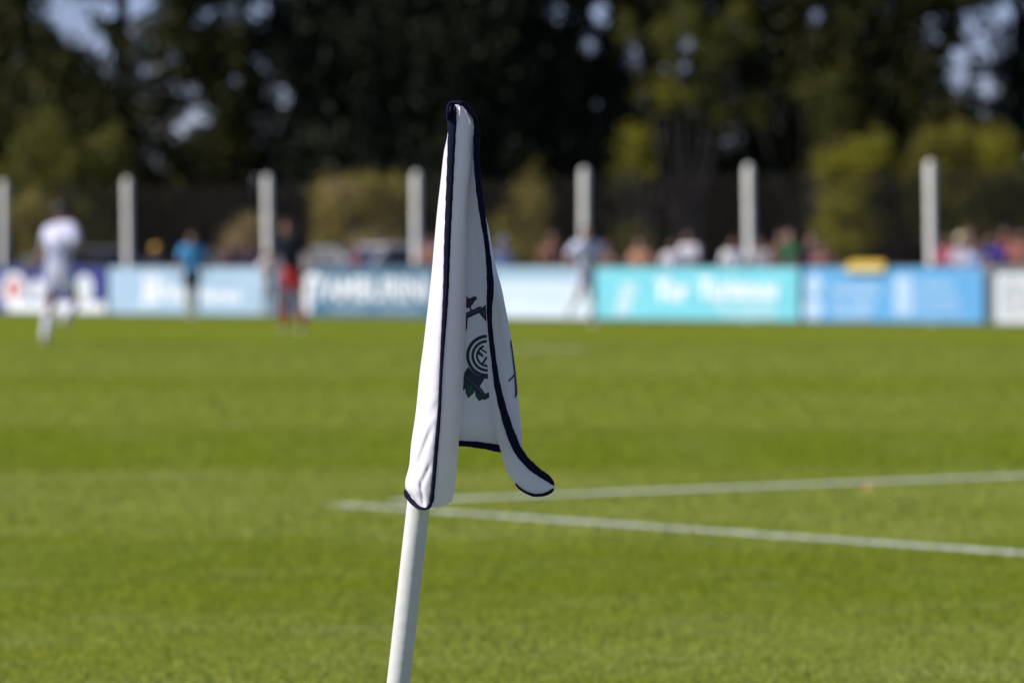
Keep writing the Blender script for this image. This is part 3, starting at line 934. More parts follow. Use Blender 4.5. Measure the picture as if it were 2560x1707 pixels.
    for s in (0, 1):
        a, e, w_ = legs[s]; c = len(SV)
        if trousers:
            SV += [q(a, .105), q(a.lerp(e, .5), .092), q(e, .078), q(e.lerp(w_, .5), .074), q(e.lerp(w_, .93), .066)]
        else:
            SV += [q(a, .108), q(a.lerp(e, .35), .104), q(a.lerp(e, .72), .10)]
        SE += [(1, c)] + [(c + i, c + i + 1) for i in range(4 if trousers else 2)]
    skin('trousers' if trousers else 'shorts', SV, SE, mp_, t, 1)
    for s in (0, 1):
        a, e, w_ = legs[s]
        fo_ = Vector((0, -1, 0)); sh_d = (w_ - e).normalized(); ft = (fo_ - sh_d * fo_.dot(sh_d)); ft = (ft.normalized() if ft.length > .2 else fo_)
        if socks:
            skin('sock', [q(e.lerp(w_, .12), .062), q(e.lerp(w_, .38), .066), q(e.lerp(w_, .75), .050), q(w_, .044)], [(0, 1), (1, 2), (2, 3)], cmat('sock_knit', socks, rough=.9, bump=.4, bscale=80), t)
        skin('shoe', [q(w_ - ft * .035 + sh_d * .03, .044), q(w_ + ft * .05 + sh_d * .035, .043), q(w_ + ft * .15 + sh_d * .045, .034)], [(0, 1), (1, 2)], cmat('shoe_leather', shoes, rough=.4), t)
    hb = MB(); hv_ = []; hf_ = []
    for a_ in range(7):
        ph = math.pi * a_ / 12 + .001
        for b_ in range(16):
            th = 2 * math.pi * b_ / 16
            zz = math.cos(ph); rr = math.sin(ph)
            dx_, dy_ = rr * math.cos(th), rr * math.sin(th)
            if dy_ < -.35: zz = max(zz, .42 + (-.35 - dy_) * .25)       # hairline over the forehead
            else: zz -= .35 * max(0, a_ - 4) / 2
            hv_.append((Vector(up(dx_ * .086, .004 + dy_ * (.112 if dy_ > 0 else .098), 1.655 + zz * .112)) + D) * k)
    for a_ in range(6):
        for b_ in range(16):
            c_ = (b_ + 1) % 16; hf_.append((a_ * 16 + b_, a_ * 16 + c_, a_ * 16 + 16 + c_, a_ * 16 + 16 + b_))
    hb.add(hv_, hf_); hb.build('hair', M_HAIR[hair], t, True)
    for s in (-1, 1):
        e_ = (up(s * .030, -.088, 1.645) + D) * k
        b = MB(); b.lathe([(.001, -.009), (.007, -.006), (.009, 0), (.007, .006), (.001, .009)], 8, e_); b.build('eye', M_EYE, t, True)
    if cap:
        mc = cmat('cap_cloth', cap, rough=.8)
        skin('cap', [q(up(0, .02, 1.69), (.102, .108)), q(up(0, .0, 1.755), (.085, .09)), q(up(0, -.09, 1.70), (.07, .022)), q(up(0, -.16, 1.69), (.055, .012))], [(0, 1), (0, 2), (2, 3)], mc, t, 0)
    if number:
        nn_ = text_mesh(number, 'shirt_number', cmat('number_print', (0.03, 0.04, 0.14), rough=.6), t, -.09, 1.14 * 1.0, .18, .24, 0.0)
        nn_.rotation_euler = (0, 0, math.pi); nn_.location = (0, .142 * k, D.z * k)
    return t


def foot(px, py): g = ground_pt(px * K, py * K); return (g.x, g.y, 0)


# players and officials on the pitch
WHITE_KIT = (0.64, 0.64, 0.80)
person(foot(136, 793), math.radians(140), 'large player in white kit running away near the navy board, one heel lifted', WHITE_KIT, WHITE_KIT, 'brown', 'black',
       socks=(0.74, 0.74, 0.84), shoes=(0.62, 0.55, 0.35), h=1.86, lean=.12, side=.05, number='10',
       pose=dict(la=((-.55, .25, -.8), (-.2, -.75, -.5)), ra=((.6, -.25, -.75), (.15, .5, -.8)), ll=((-.10, -.45, -1), (-.30, .85, -.45)), rl=((.06, .05, -1), (.02, .28, -1))))
person(foot(1345, 749), math.radians(20), 'smaller player in white kit jogging before the turquoise board end, one knee raised', WHITE_KIT, WHITE_KIT, 'tan', 'brown',
       socks=(0.72, 0.70, 0.74), shoes=(0.6, 0.5, 0.5), h=1.70, lean=.10,
       pose=dict(la=((-.5, .45, -.75), (-.1, -.8, -.5)), ra=((.55, -.3, -.75), (0, -.7, -.1)), ll=((-.22, -.35, -1), (-.1, .9, -.5)), rl=((.08, -.05, -1), (.02, .10, -1))))
person(foot(672, 763), math.radians(-25), 'player in black shirt and red shorts and socks standing by the dusky blue board', (0.012, 0.014, 0.020), (0.40, 0.010, 0.012), 'tan', 'brown',
       socks=(0.42, 0.015, 0.02), shoes=(0.25, 0.62, 0.45), h=1.74, lean=.13, side=-.06,
       pose=dict(la=((-.5, .1, -.85), (.2, -.5, -.8)), ra=((.55, .15, -.8), (-.05, -.4, -.9)), ll=((-.10, -.15, -1), (.02, .14, -1)), rl=((.10, .04, -1), (.04, .12, -1))))
person(foot(441, 730), math.radians(15), 'official in sky blue shirt, black shorts and yellow socks before the pale blue board', (0.10, 0.36, 0.66), (0.010, 0.010, 0.012), 'tan', 'brown',
       socks=(0.45, 0.38, 0.02), shoes=(0.5, 0.52, 0.54), h=1.68,
       pose=dict(la=((-.35, 0, -1), (-.15, -.3, -1)), ra=((.35, .1, -1), (.1, -.2, -1)), ll=((0, 0, -1), (.03, .03, -1)), rl=((0, 0, -1), (-.03, .03, -1))))

SPG = 'spectators behind the advertising boards'
GREY = (0.05, 0.05, 0.06); JEAN = (0.04, 0.06, 0.12)
# (x, off, height, shirt, trousers, skin, hair, cap, turn, label)
SPECT = [
    (362, .8, 1.52, (0.05, 0.05, 0.06), GREY, 'tan', 'blond', (0.62, 0.36, 0.04), 0, 'spectator in golden yellow cap and dark top between second post and the official'),
    (528, .8, 1.58, (0.16, 0.09, 0.08), JEAN, 'tan', 'brown', None, 20, 'spectator in reddish brown top left of the pair behind the pale blue board'),
    (575, .7, 1.60, (0.05, 0.03, 0.05), GREY, 'brown', 'brown', None, -10, 'spectator in dark plum top close to the third post'),
    (615, -.35, 1.40, (0.74, 0.72, 0.76), (0.5, 0.5, 0.55), 'fair', 'blond', None, 30, 'small spectator in white in front of the third post'),
    (820, .5, 1.28, (0.55, 0.05, 0.045), JEAN, 'tan', 'brown', (0.55, 0.05, 0.045), 0, 'child in red cap and red top behind the dusky blue board'),
    (991, .9, 1.72, (0.30, 0.16, 0.12), GREY, 'tan', 'brown', None, 0, 'spectator with tanned face half hidden by the corner flag'),
    (1155, .8, 1.60, (0.13, 0.17, 0.30), JEAN, 'fair', 'brown', (0.20, 0.24, 0.36), 0, 'spectator in slate blue top and cap just right of the corner flag'),
    (1270, .9, 1.78, (0.24, 0.12, 0.09), GREY, 'tan', 'brown', None, 15, 'tall spectator in brown top left of the smaller white player'),
    (1398, .8, 1.58, (0.16, 0.10, 0.09), GREY, 'tan', 'brown', None, -15, 'spectator in dull brown top right of the smaller white player'),
    (1474, .7, 1.62, (0.46, 0.24, 0.15), JEAN, 'fair', 'brown', None, 0, 'spectator in orange brown top alone behind the turquoise board'),
    (1548, .5, 1.58, (0.72, 0.66, 0.68), JEAN, 'brown', 'brown', None, 10, 'spectator in pinkish white shirt, shorter of the white shirted pair'),
    (1585, .9, 1.76, (0.60, 0.58, 0.62), GREY, 'brown', 'black', None, -10, 'spectator in greyish white shirt, taller of the white shirted pair'),
    (1686, .5, 1.62, (0.70, 0.70, 0.70), JEAN, 'tan', 'brown', None, 10, 'spectator in white shirt touching the left side of the sixth post'),
    (1752, .8, 1.62, (0.30, 0.28, 0.30), GREY, 'tan', 'brown', None, -10, 'spectator in grey top touching the right side of the sixth post'),
    (1795, 1.0, 1.76, (0.22, 0.13, 0.10), GREY, 'tan', 'brown', None, 25, 'spectator in brown top behind the green topped one'),
    (1820, .6, 1.78, (0.03, 0.10, 0.05), GREY, 'fair', 'brown', None, -20, 'spectator in dark green top with bright face'),
    (1868, .8, 1.70, (0.10, 0.07, 0.08), GREY, 'fair', 'brown', None, 0, 'spectator in blackish top left of the yellow cloth'),
    (1893, .5, 1.52, (0.30, 0.14, 0.12), GREY, 'tan', 'brown', None, 10, 'short spectator in russet top nearest the yellow cloth'),
    (2182, .9, 1.66, (0.40, 0.10, 0.14), GREY, 'tan', 'brown', None, 0, 'spectator in crimson top right beside the seventh post'),
    (2214, .6, 1.64, (0.45, 0.40, 0.46), JEAN, 'fair', 'blond', (0.55, 0.48, 0.28), -10, 'spectator in cream hat near the seventh post'),
    (2232, 1.0, 1.80, (0.20, 0.12, 0.10), GREY, 'tan', 'brown', None, 0, 'tall spectator with tanned face behind the cream hat'),
    (2246, .5, 1.50, (0.34, 0.42, 0.62), JEAN, 'tan', 'brown', None, 10, 'short spectator in pale blue top at the board by the cream hat'),
    (2278, .7, 1.66, (0.08, 0.08, 0.42), GREY, 'tan', 'brown', None, 5, 'spectator in royal blue top in the right hand crowd'),
    (2272, .3, 1.28, (0.55, 0.22, 0.24), GREY, 'fair', 'brown', None, 15, 'child in pink top leaning at the board in the right hand crowd'),
    (2312, .9, 1.80, (0.34, 0.12, 0.11), GREY, 'tan', 'brown', None, 5, 'tall spectator in brick red top in the right hand crowd'),
    (2350, .8, 1.74, (0.30, 0.13, 0.10), GREY, 'tan', 'brown', None, -5, 'spectator in rust top farthest right, cut by the frame edge'),
]
for (x, off, h, s1, s2, sk, hr, cp, turn, lab) in SPECT:
    g = on_line(x * K, off)
    person((g.x, g.y, 0), math.radians(turn * 1.8 - 25), lab, s1, s2, sk, hr, h=h * .95, lean=.05 + .1 * ((x * 7) % 5) / 5, cap=cp, group=SPG, trousers=True,
           pose=dict(la=((-.3, -.2 - .02 * (x % 9), -1), (.1, -.9, -.4 + .05 * (x % 8))), ra=((.3, -.1 - .03 * (x % 7), -1), (-.1, -.9, -.5 + .05 * (x % 11)))))

bpy.context.view_layer.update()
dg = bpy.context.evaluated_depsgraph_get()
done = [(o, bpy.data.meshes.new_from_object(o.evaluated_get(dg))) for o in pending]
for o, me in done:
    o.modifiers.clear(); o.data = me

# ------------------------------------------------------------------ the corner flag
# cloth outlines were measured on the photograph at the flag's distance: 1 unit = 1/1600 m, k = depth behind the pole's axis
KU = FLAG_D / F
def Q(x, y, k): return W(float(x), float(y), float(FLAG_D + k * KU))


M_CLOTH = bpy.data.materials.new('flag_cloth'); M_CLOTH.use_nodes = True
n_, l_ = M_CLOTH.node_tree.nodes, M_CLOTH.node_tree.links
pb_ = n_['Principled BSDF']; pb_.inputs['Roughness'].default_value = .55; pb_.inputs['Sheen Weight'].default_value = .15
tc = n_.new('ShaderNodeTexCoord')
nz = n_.new('ShaderNodeTexNoise'); nz.inputs['Scale'].default_value = 9; nz.inputs['Detail'].default_value = 6
l_.new(tc.outputs['Object'], nz.inputs['Vector'])
mr = n_.new('ShaderNodeMapRange'); mr.inputs['From Min'].default_value = .55; mr.inputs['From Max'].default_value = .85
l_.new(nz.outputs['Fac'], mr.inputs['Value'])
at = n_.new('ShaderNodeAttribute'); at.attribute_name = 'dirt'
ad = n_.new('ShaderNodeMath'); ad.operation = 'MULTIPLY_ADD'; ad.inputs[1].default_value = .25
l_.new(mr.outputs[0], ad.inputs[0]); l_.new(at.outputs['Fac'], ad.inputs[2])
mx = n_.new('ShaderNodeMix'); mx.data_type = 'RGBA'
mx.inputs['A'].default_value = (.84, .80, .88, 1); mx.inputs['B'].default_value = (.50, .47, .38, 1)
l_.new(ad.outputs[0], mx.inputs['Factor']); l_.new(mx.outputs['Result'], pb_.inputs['Base Color'])
# weave
wx = n_.new('ShaderNodeTexNoise'); wx.inputs['Scale'].default_value = 900
l_.new(tc.outputs['Object'], wx.inputs['Vector'])
w2 = n_.new('ShaderNodeTexNoise'); w2.inputs['Scale'].default_value = 26; w2.inputs['Detail'].default_value = 3
l_.new(tc.outputs['Object'], w2.inputs['Vector'])
bp1 = n_.new('ShaderNodeBump'); bp1.inputs['Strength'].default_value = .25; bp1.inputs['Distance'].default_value = .0004
l_.new(wx.outputs['Fac'], bp1.inputs['Height'])
bp2 = n_.new('ShaderNodeBump'); bp2.inputs['Strength'].default_value = .55; bp2.inputs['Distance'].default_value = .004
l_.new(w2.outputs['Fac'], bp2.inputs['Height']); l_.new(bp1.outputs[0], bp2.inputs['Normal'])
l_.new(bp2.outputs[0], pb_.inputs['Normal'])
tr = n_.new('ShaderNodeBsdfTranslucent'); l_.new(mx.outputs['Result'], tr.inputs['Color'])
msx = n_.new('ShaderNodeMixShader'); msx.inputs[0].default_value = .25
l_.new(pb_.outputs[0], msx.inputs[1]); l_.new(tr.outputs[0], msx.inputs[2]); l_.new(msx.outputs[0], n_['Material Output'].inputs['Surface'])
M_BIND = mat('navy_binding', (0.008, 0.007, 0.034), .65, (0.005, 0.0045, 0.020), 60, .5, 900, spec=.12)
M_POLE = mat('white_plastic', (0.64, 0.635, 0.61), .4, (0.58, 0.575, 0.545), 14, .08, 60, spec=.25)
M_CREST = mat('navy_crest_print', (0.016, 0.022, 0.060), .6)
M_CGREEN = mat('green_crest_print', (0.008, 0.075, 0.045), .6)
M_CLINE = mat('grey_crest_line', (0.10, 0.12, 0.20), .6)

px_b = 1042.5 - 0.1134 * (669 + 1600 - 1297)
base = Q(px_b, 669 + 1600, 0); base.z = 0
flag = thing('corner_flag', 'white corner flag with navy binding and club crest hanging limp on a leaning white pole', 'corner flag', base)


def Lp(p): return p - base


pole = MB()
pts = [Lp(Q(1042.5 - .1134 * (y - 1297), y, 9)) for y in (2285, 1900, 1500, 1297, 1000, 700, 400, 286, 279)]
R_P = 29.2 * KU
pole.tube(pts, [R_P] * 7 + [R_P * .98, R_P * .8], 48)
pole.build('pole', M_POLE, flag, True)


def yint(poly, y):
    """interpolate (x, k) at height y in a list of (x, y, k), smoothly"""
    ys = [p[1] for p in poly]
    if y <= ys[0]: return poly[0][0], poly[0][2]
    if y >= ys[-1]: return poly[-1][0], poly[-1][2]
    i = max(j for j in range(len(ys)) if ys[j] <= y)
    i = min(i, len(ys) - 2)
    t = (y - ys[i]) / (ys[i + 1] - ys[i])
    def cr(c):
        p1, p2 = poly[i][c], poly[i + 1][c]; h = ys[i + 1] - ys[i]
        m1 = (poly[i + 1][c] - poly[i - 1][c]) / (ys[i + 1] - ys[i - 1]) * h if i > 0 else p2 - p1
        m2 = (poly[i + 2][c] - poly[i][c]) / (ys[i + 2] - ys[i]) * h if i + 2 < len(ys) else p2 - p1
        t2, t3 = t * t, t * t * t
        return (2 * t3 - 3 * t2 + 1) * p1 + (t3 - 2 * t2 + t) * m1 + (-2 * t3 + 3 * t2) * p2 + (t3 - t2) * m2
    return cr(0), cr(2)


cv, cf, cdirt = [], [], []


def patch(fn, nu, nv, dirt=None):
    """fn(s, t) -> (x, y, k)"""
    n0 = len(cv)
    for j in range(nv + 1):
        for i in range(nu + 1):
            x, y, k = fn(i / nu, j / nv)
            cv.append(tuple(Lp(Q(x, y, k)))); cdirt.append(dirt(x, y) if dirt else 0.0)
    for j in range(nv):
        for i in range(nu):
            a = n0 + j * (nu + 1) + i
            cf.append((a, a + 1, a + nu + 2, a + nu + 1))


# outlines (x, y, k)
P1 = [(1131, 258, -30), (1130, 285, -42), (1130, 309, -46), (1129.4, 339, -48), (1126.5, 412, -50), (1122, 516, -52), (1118, 610, -54), (1115, 720, -56),
      (1111, 794, -58), (1106, 868, -60), (1102, 942, -61), (1099, 1016, -62), (1095, 1071, -62), (1090, 1127, -60), (1084, 1201, -54), (1079, 1252, -46), (1074, 1272, -40)]
AL = [(1120, 258, 4), (1119, 300, 6), (1118.7, 338, 8), (1110, 380, 10), (1102, 449, 12), (1093, 527, 14), (1087, 590, 15), (1080, 671, 16), (1066, 800, 18), (1058, 868, 18),
      (1050, 927, 18), (1039, 1034, 18), (1028, 1108, 16), (1023.5, 1160, 12), (1019, 1180, 8), (1014.5, 1197, 4), (1013, 1215, 0), (1016, 1232, -4), (1034, 1262, -12)]
BR = [(1152, 262, -10), (1170, 282, -4), (1184, 306, 0), (1184, 327, 2), (1183, 372, 4), (1182, 409, 5), (1176, 460, 6), (1170, 553, 8), (1168, 627, 9), (1166, 719, 10), (1165, 775, 10),
      (1163, 849, 10), (1159, 942, 10), (1154, 1034, 10), (1148, 1090, 10), (1144.5, 1145, 8), (1139, 1201, 4), (1134.5, 1235, 0), (1130, 1250, -4)]
P2 = [(1194, 335, -6), (1191, 352, -8), (1191.5, 405, -14), (1198, 479, -22), (1205.5, 534, -28), (1217, 608, -34), (1223, 664, -38), (1226.5, 719, -40), (1223.5, 765, -42),
      (1223.5, 800, -43), (1228, 849, -44), (1235, 905, -46), (1242.5, 960, -46), (1255.5, 1016, -46), (1272, 1071, -44), (1293, 1124, -42), (1318, 1157, -40), (1350, 1184, -38)]
ER = [(1194, 335, 0), (1195, 420, 4), (1203, 475, 8), (1210, 527, 12), (1222, 571, 16), (1232, 627, 20), (1242, 675, 22), (1254, 719, 24), (1263.5, 767, 26), (1270, 800, 27), (1276, 831, 28),
      (1283, 879, 28), (1291, 942, 28), (1298, 1016, 27), (1303.5, 1071, 25), (1305, 1112, 18), (1300, 1130, 12)]
FL = [(1214, 720, -39), (1216, 800, -39), (1217, 842, -36), (1219.5, 927, -30), (1224, 997, -26), (1235, 1060, -22), (1252, 1127, -20), (1266.5, 1178, -20), (1291, 1212, -24)]


P1 = [(x, y, k - 14 * min(1, max(0, (y - 300) / 200.0))) for x, y, k in P1]
P2 = [(x, y, max(k, -22) + 34 * min(1, max(0, (y - 850) / 330.0))) for x, y, k in P2]
FL = [(x, y, max(k, -19) + 14 + 14 * min(1, max(0, (y - 850) / 330.0))) for x, y, k in FL]
ER = [(x, y, k + 11 * min(1, max(0, (y - 335) / 250.0))) for x, y, k in ER]


def g2(d, w): return math.exp(-(d / w) ** 2)


def seg_d(x, y, ax, ay, bx, by):
    dx, dy = bx - ax, by - ay; L = math.hypot(dx, dy)
    t = ((x - ax) * dx + (y - ay) * dy) / (L * L)
    s = ((x - ax) * dy - (y - ay) * dx) / L
    return s, t


def wrinkle(x, y, seg, w, amp):
    s, t = seg_d(x, y, *seg)
    e = max(0, min(1, t * 3.0)) * max(0, min(1, (1 - t) * 3.0)) if 0 < t < 1 else 0
    e = e * e * (3 - 2 * e)
    return amp * e * g2(s, w)


def fa(s, t):
    y = 262 + t * (1262 - 262)
    xl, kl = yint(AL, y); xr, kr = yint(P1, y)
    e = max(0, (t - .93) / .07)
    yy = y + e * (4 * s * (1 - s) * 12 - (1 - s) * 14)
    x = xl + (xr - xl) * s
    k = kl + (kr - kl) * (math.sin(s * math.pi / 2) ** .8) - 6 * math.sin(math.pi * s)
    # creases near the foot of the sleeve
    k += wrinkle(x, y, (1086, 1050, 1034, 1190), 7, 7) - wrinkle(x, y, (1074, 1050, 1022, 1190), 8, 4)
    k += wrinkle(x, y, (1080, 1150, 1047, 1225), 5.5, 6) + wrinkle(x, y, (1048, 1195, 1062, 1262), 4.5, 8)
    k += wrinkle(x, y, (1100, 1000, 1062, 1060), 9, 3) + wrinkle(x, y, (1040, 1225, 1066, 1262), 4, 6)
    k += 1.0 * math.sin(y / 63.0) * math.sin(math.pi * s)
    k += .7 * math.sin(y / 4.3 + 2 * math.sin(y / 37)) * math.exp(-((1 - s) / .12) ** 2)
    return x, yy, k


patch(fa, 26, 150)


def fb(s, t):
    y = 264 + t * (1252 - 264)
    xl, kl = yint(P1, y); xr, kr = yint(BR, y)
    if y < 320: xl = xl + (1147 - xl) * (1 - max(0, (y - 285) / 35.0)) if y > 285 else 1147.5
    e = max(0, (t - .955) / .045)
    yy = y + e * e * ((1 - s) * 16 + 5 * math.sin(math.pi * s))
    x = xl + (xr - xl) * s
    k = kl + (kr - kl) * (1 - math.cos(s * math.pi / 2)) ** .9 - 9 * math.sin(math.pi * s)
    k += 2.5 * math.sin(y / 90 + 1) * math.sin(math.pi * s) * min(1, t * 3)
    return x, yy, k


patch(fb, 22, 130)


# back of the sleeve, round the pole
def fback(s, t):
    y = 262 + t * (1225 - 262)
    xl, kl = yint(AL, y); xr, kr = yint(BR, y)
    return xl + (xr - xl) * s, y, kl + (kr - kl) * s + 44 * math.sin(math.pi * s)


patch(fback, 14, 60)


def ck(x, y):
    """depth of the inner panel"""
    s, t = seg_d(x, y, 1176, 500, 1210, 710)
    cr = 5.0 / (1 + math.exp(max(-30, min(30, -s / 2.0)))) * max(0, min(1, (740 - y) / 120.0)) * max(0, min(1, (y - 440) / 80))
    return 38 + cr + 3.0 * max(0, (y - 1020) / 90.0) ** 2 * math.sin((x - 1140) / 26.0)


def hem_y(x): return 1106 + max(0, (x - 1150)) * .045 + max(0, (x - 1150)) ** 2 * .0009


def fc(s, t):
    y0 = 270 + t * (1106 - 270)
    xl = yint(BR, y0)[0] - 13; xr = yint(ER, max(y0, 336))[0] - .5
    if y0 < 336: xr = min(xr, yint(BR, y0)[0])
    x = xl + (xr - xl) * s
    y = y0 + (hem_y(x) - 1106) * max(0, (t - .5) * 2) ** 2
    kk = ck(x, y)
    kr = yint(ER, max(y0, 336))[1] + .5
    e = max(0, (s - .85) / .15)
    return x, y, kk * (1 - e) + kr * e if y0 > 336 else 6 + 10 * t


patch(fc, 30, 110, lambda x, y: .55 * max(0, 1 - (1108 - y) / 45.0) + .1)


def fbc(s, t):
    y = 300 + t * (1200 - 300)
    xr, kr = yint(BR, y)
    return xr - 13 * s, y, kr + (38 - kr) * s + 4 * math.sin(math.pi * s)


patch(fbc, 5, 60)


def ek(s, kl, kr):
    return kl + (kr - kl) * (1 - math.cos(s * math.pi / 2)) ** .85 - 4 * math.sin(math.pi * s)


def e_edges(y):
    xl, kl = yint(P2, y)
    kl += 9
    if y > 760:
        xf, kf = yint(FL, y); w_ = min(1, (y - 760) / 90.0); w_ = w_ * w_ * (3 - 2 * w_)
        xl, kl = xl + (xf + 1 - xl) * w_, kl + (kf + 3 - kl) * w_
    xr, kr = yint(ER, y)
    return xl, kl, xr, kr


def fe(s, t):
    y = 345 + t * (1124 - 345)
    xl, kl, xr, kr = e_edges(y)
    return xl + (xr - xl) * s, y, ek(s, kl, kr)


patch(fe, 18, 100, lambda x, y: .38 * g2(x - (1240 + (y - 730) * .12), 9) * g2(y - 790, 75) + .12)


def arc(poly, t):
    P_ = np.array(poly, float); d = np.r_[0, np.cumsum(np.linalg.norm(np.diff(P_[:, :2], axis=0), axis=1))]
    return [np.interp(t * d[-1], d, P_[:, c]) for c in range(P_.shape[1])]


FLx = [(*[yint(FL, y)[0]], y, yint(FL, y)[1]) for y in range(720, 1212, 12)] + [(1291, 1212, 8), (1302, 1222, 7), (1313, 1229, 7), (1335, 1237, 8), (1357, 1236, 9), (1376, 1230, 11), (1387, 1219, 12)]
P2x = [(*[yint(P2, y)[0]], y, yint(P2, y)[1]) for y in range(720, 1184, 12)] + [(1350, 1184, 12), (1366, 1193, 12), (1379, 1202, 12), (1387, 1213, 12)]


def ff(s, t):
    l = arc(FLx, t); r = arc(P2x, t)
    x = l[0] + (r[0] - l[0]) * s; y = l[1] + (r[1] - l[1]) * s; k = l[2] + (r[2] + 3 - l[2]) * s
    k += .9 * math.sin(t * 70 + 3 * math.sin(t * 9)) * math.exp(-((1 - s) / .25) ** 2)
    return x, y, k - 7 * math.sin(math.pi * s) * min(1, max(0, t - .3) * 4) + 3 * math.sin(t * 22) * math.sin(math.pi * s) * t


patch(ff, 14, 90, lambda x, y: .25)
cloth = mesh_obj('cloth', cv, cf, M_CLOTH, flag, True)
da = cloth.data.attributes.new('dirt', 'FLOAT', 'POINT'); da.data.foreach_set('value', cdirt)
# the lit sliver of the sleeve's top corner
mesh_obj('sleeve_seam', [Lp(Q(*p)) for p in ((1143.6, 267, -38), (1150, 267, -50), (1149, 285, -52), (1145.5, 304, -50), (1143, 285, -40))], [(0, 1, 2, 3, 4)], M_CLOTH, flag)


def band(poly, name, kth=4.0, nn=14, sub=6, roundness=1.0):
    """a rolled cloth binding along (x, y, k, width)"""
    P_ = np.array(poly, float); d = np.r_[0, np.cumsum(np.linalg.norm(np.diff(P_[:, :2], axis=0), axis=1))]
    m_ = max(len(poly) * sub, 12)
    T = np.linspace(0, d[-1], m_)
    # smooth sampling
    S = np.stack([np.interp(T, d, P_[:, c]) for c in range(4)], 1)
    for _ in range(3):
        S[1:-1] = (S[:-2] + 2 * S[1:-1] + S[2:]) / 4
    v = []; f = []
    for i in range(m_):
        a = S[min(i + 1, m_ - 1)] - S[max(i - 1, 0)]; L = math.hypot(a[0], a[1]) or 1
        nx, ny = -a[1] / L, a[0] / L
        w_ = S[i][3] / 2 * .93 * (1 + .05 * math.sin(T[i] / 7.1) + .04 * math.sin(T[i] / 2.7 + 1))
        e = min(1, math.sqrt(max(0.02, min(T[i], d[-1] - T[i]) / (w_ + .1)))) if min(T[i], d[-1] - T[i]) < w_ else 1
        for j in range(nn):
            an = 2 * math.pi * j / nn
            v.append(Lp(Q(S[i][0] + nx * w_ * e * math.cos(an), S[i][1] + ny * w_ * e * math.cos(an), S[i][2] - kth * e * math.sin(an))))
    for i in range(m_ - 1):
        for j in range(nn):
            l = (j + 1) % nn; f.append((i * nn + j, i * nn + l, (i + 1) * nn + l, (i + 1) * nn + j))
    f += [tuple(range(nn)), tuple(range((m_ - 1) * nn, m_ * nn))]
    return mesh_obj(name, v, f, M_BIND, flag, True)


W1 = [(258, 24), (285, 27), (309, 24), (339, 22), (412, 20), (516, 19), (610, 18), (720, 16), (794, 14), (868, 11), (942, 8.5), (1016, 9), (1071, 11), (1127, 11), (1201, 11), (1252, 12)]
band([(yint(P1, y)[0], y, yint(P1, y)[1] - 3, w_) for y, w_ in W1] + [(1077, 1262, -62, 13)], 'front_binding', 5)
W2 = [(330, 18), (349, 18), (405, 17), (479, 17), (534, 16), (608, 13), (664, 16), (719, 20), (765, 15.5), (800, 13.5), (849, 14), (905, 14), (960, 17), (1016, 20), (1071, 23), (1124, 24)]
band([(1184, 289, -14, 9), (1190, 305, -10, 13)] + [(yint(P2, y)[0], y, yint(P2, y)[1] - 2, w_) for y, w_ in W2] + [(1318, 1157, 9, 23), (1350, 1183, 9, 20), (1368, 1193, 9, 18), (1380, 1204, 9, 14), (1386, 1213, 9, 7)], 'free_edge_binding', 3.2)
band([(1119, 300, -52, 5), (1118.5, 282, -54, 7), (1119, 270, -54, 7), (1121.5, 262, -50, 8), (1127, 256.5, -38, 7), (1138, 256, -40, 9), (1152, 258, -44, 14), (1164, 263, -36, 15), (1175, 277, -24, 14), (1184, 290, -14, 12), (1192, 308, -10, 13)], 'top_binding', 6)
band([(1137, 266, -46, 8), (1137, 274, -49, 9), (1134, 282, -50, 7)], 'corner_tab', 4)
band([(1012.5, 1222, 2, 9), (1017, 1237, -4, 15), (1030, 1254, -16, 14), (1048, 1267.5, -40, 11), (1062, 1271, -52, 10), (1073, 1266, -58, 11), (1078, 1256, -62, 11)], 'sleeve_hem', 4)
band([(x, hem_y(x) + 2, ck(x, 1100) - 1, 15 + max(0, x - 1150) * .05) for x in (1136, 1150, 1170, 1195, 1220, 1245, 1265, 1282)], 'lower_hem', 2.5)
band([(1288, 1208, 6, 4), (1296, 1218, 5, 6), (1313, 1230, 4, 7), (1335, 1238, 4, 8), (1357, 1237, 5, 9), (1374, 1231, 6, 9), (1385, 1221, 8, 7)], 'corner_hem', 3)
# loose thread
tb = MB(); tb.tube([Lp(Q(*p)) for p in ((1078, 1277, -40), (1086, 1278, -36), (1092, 1274, -34), (1096, 1266, -30), (1097, 1262, -26))], .35 * KU, 5)
tb.build('loose_thread', M_BIND, flag, True)

# the crest printed on the inner panel
def C3(x, y): return 1120 + x / 4.613, 700 + y / 4.613


def decal(name, shapes, m, lift):
    b = MB()
    for sh_ in shapes:
        pts = [C3(*p) for p in sh_]
        v = [Lp(Q(x, y, ck(x, y) - lift)) for x, y in pts]
        flat = [Vector((x, -y, 0)) for x, y in pts]
        b.add(v, [tuple(t_) for t_ in tessellate_polygon([flat])])
    return b.build(name, m, cloth)


def ringpoly(cx, cy, r0, r1, a0=0.0, a1=360.0, n=40):
    a = [math.radians(a0 + (a1 - a0) * i / n) for i in range(n + 1)]
    return [(cx + r1 * math.cos(t), cy + r1 * math.sin(t)) for t in a] + [(cx + r0 * math.cos(t), cy + r0 * math.sin(t)) for t in reversed(a)]


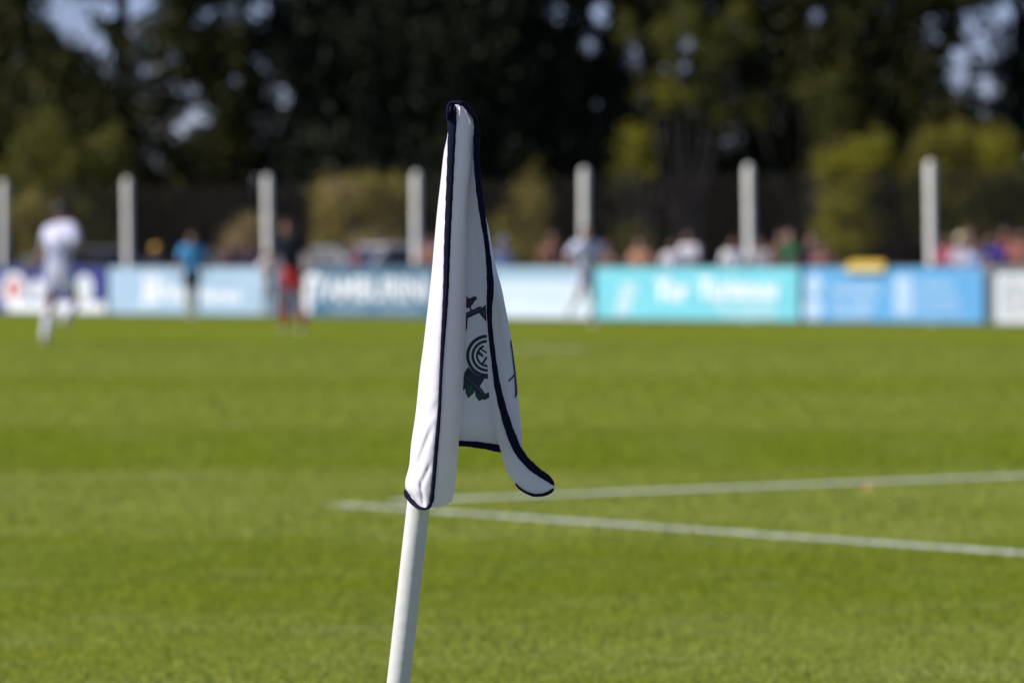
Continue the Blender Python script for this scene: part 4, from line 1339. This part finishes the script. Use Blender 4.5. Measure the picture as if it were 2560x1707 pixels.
RC = (452, 873)
navy = [
    [(150, 205), (205, 165), (222, 195), (240, 214), (268, 204), (296, 188), (320, 188), (334, 204), (330, 228), (308, 242), (292, 272), (268, 300), (264, 322), (284, 352), (262, 362), (246, 322), (190, 322), (150, 280)],
    [(100, 430), (372, 300), (460, 420), (560, 520), (530, 560), (450, 490), (356, 380), (228, 440), (220, 560), (200, 600), (195, 470), (100, 500)],
    ringpoly(*RC, 206, 244), ringpoly(*RC, 152, 184), ringpoly(*RC, 104, 130, 30, 250),
    [(336, 824), (356, 812), (412, 868), (398, 892), (352, 858)], [(352, 786), (402, 752), (416, 766), (386, 790), (450, 830), (440, 850)],
    [(436, 880), (458, 893), (408, 972), (388, 958)], [(458, 800), (480, 800), (520, 900), (500, 910)],
    [(232, 1000), (188, 1070), (188, 1108), (366, 1228), (420, 1136), (520, 1136), (520, 1080), (440, 1112), (350, 1098), (290, 1060)],
    [(100, 1040), (190, 1096), (300, 1180), (368, 1228), (430, 1310), (520, 1270), (530, 1320), (416, 1386), (340, 1300), (186, 1150), (100, 1100)],
    [(100, 1080), (192, 1110), (204, 1140), (206, 1240), (180, 1275), (150, 1240)],
    [(204, 1170), (240, 1180), (316, 1230), (300, 1300), (232, 1362), (202, 1300)],
    [(306, 1250), (350, 1290), (408, 1344), (404, 1372), (358, 1396), (318, 1340)],
    [(384, 325), (440, 284), (470, 300), (470, 430), (430, 410)],
]
decal('crest', navy, M_CREST, 1.0)
for leaf_ in ([[(214, 1186), (240, 1192), (302, 1236), (288, 1292), (234, 1346), (214, 1290)], [(318, 1272), (350, 1302), (396, 1350), (390, 1366), (362, 1380), (328, 1336)],
                     [(188, 1130), (196, 1150), (198, 1230), (184, 1250), (170, 1200)], [(396, 330), (436, 300), (460, 310), (460, 410), (432, 392)]]): decal('crest_leaf', [leaf_], M_CGREEN, 1.8)
decal('crest_line', [[(100, 458), (370, 326), (376, 334), (100, 470)], [(366, 330), (374, 326), (470, 448), (464, 456)], [(190, 1100), (194, 1094), (428, 1330), (422, 1338)],
                     [(248, 1300), (244, 1298), (270, 1222), (276, 1226)]], M_CLINE, 1.9)

# the mark near the outer fold
def decal_e(name, shapes, m, lift=1.6):
    b = MB()
    for sh_ in shapes:
        # densify along the outline so the strip follows the bend
        pts = []
        for i, p in enumerate(sh_):
            q_ = sh_[(i + 1) % len(sh_)]
            for j in range(6): pts.append((p[0] + (q_[0] - p[0]) * j / 6, p[1] + (q_[1] - p[1]) * j / 6))
        v = []
        for p in pts:
            x, y = C3(*p); xl, kl, xr, kr = e_edges(y)
            s = min(.995, (x - xl) / (xr - xl))
            v.append(Lp(Q(xl + (xr - xl) * s + .4, y, ek(s, kl, kr) - lift)))
        flat = [Vector((p[0], -p[1], 0)) for p in pts]
        b.add(v, [tuple(t_) for t_ in tessellate_polygon([flat])])
    return b.build(name, m, cloth)


decal_e('printed_mark', [[(719, 690), (728, 688), (742, 770), (782, 1080), (800, 1290), (797, 1322), (772, 1366), (768, 1350), (774, 1290), (764, 1110), (703, 1176), (694, 1158), (762, 1084), (750, 980), (728, 790), (721, 766)]], M_CREST)
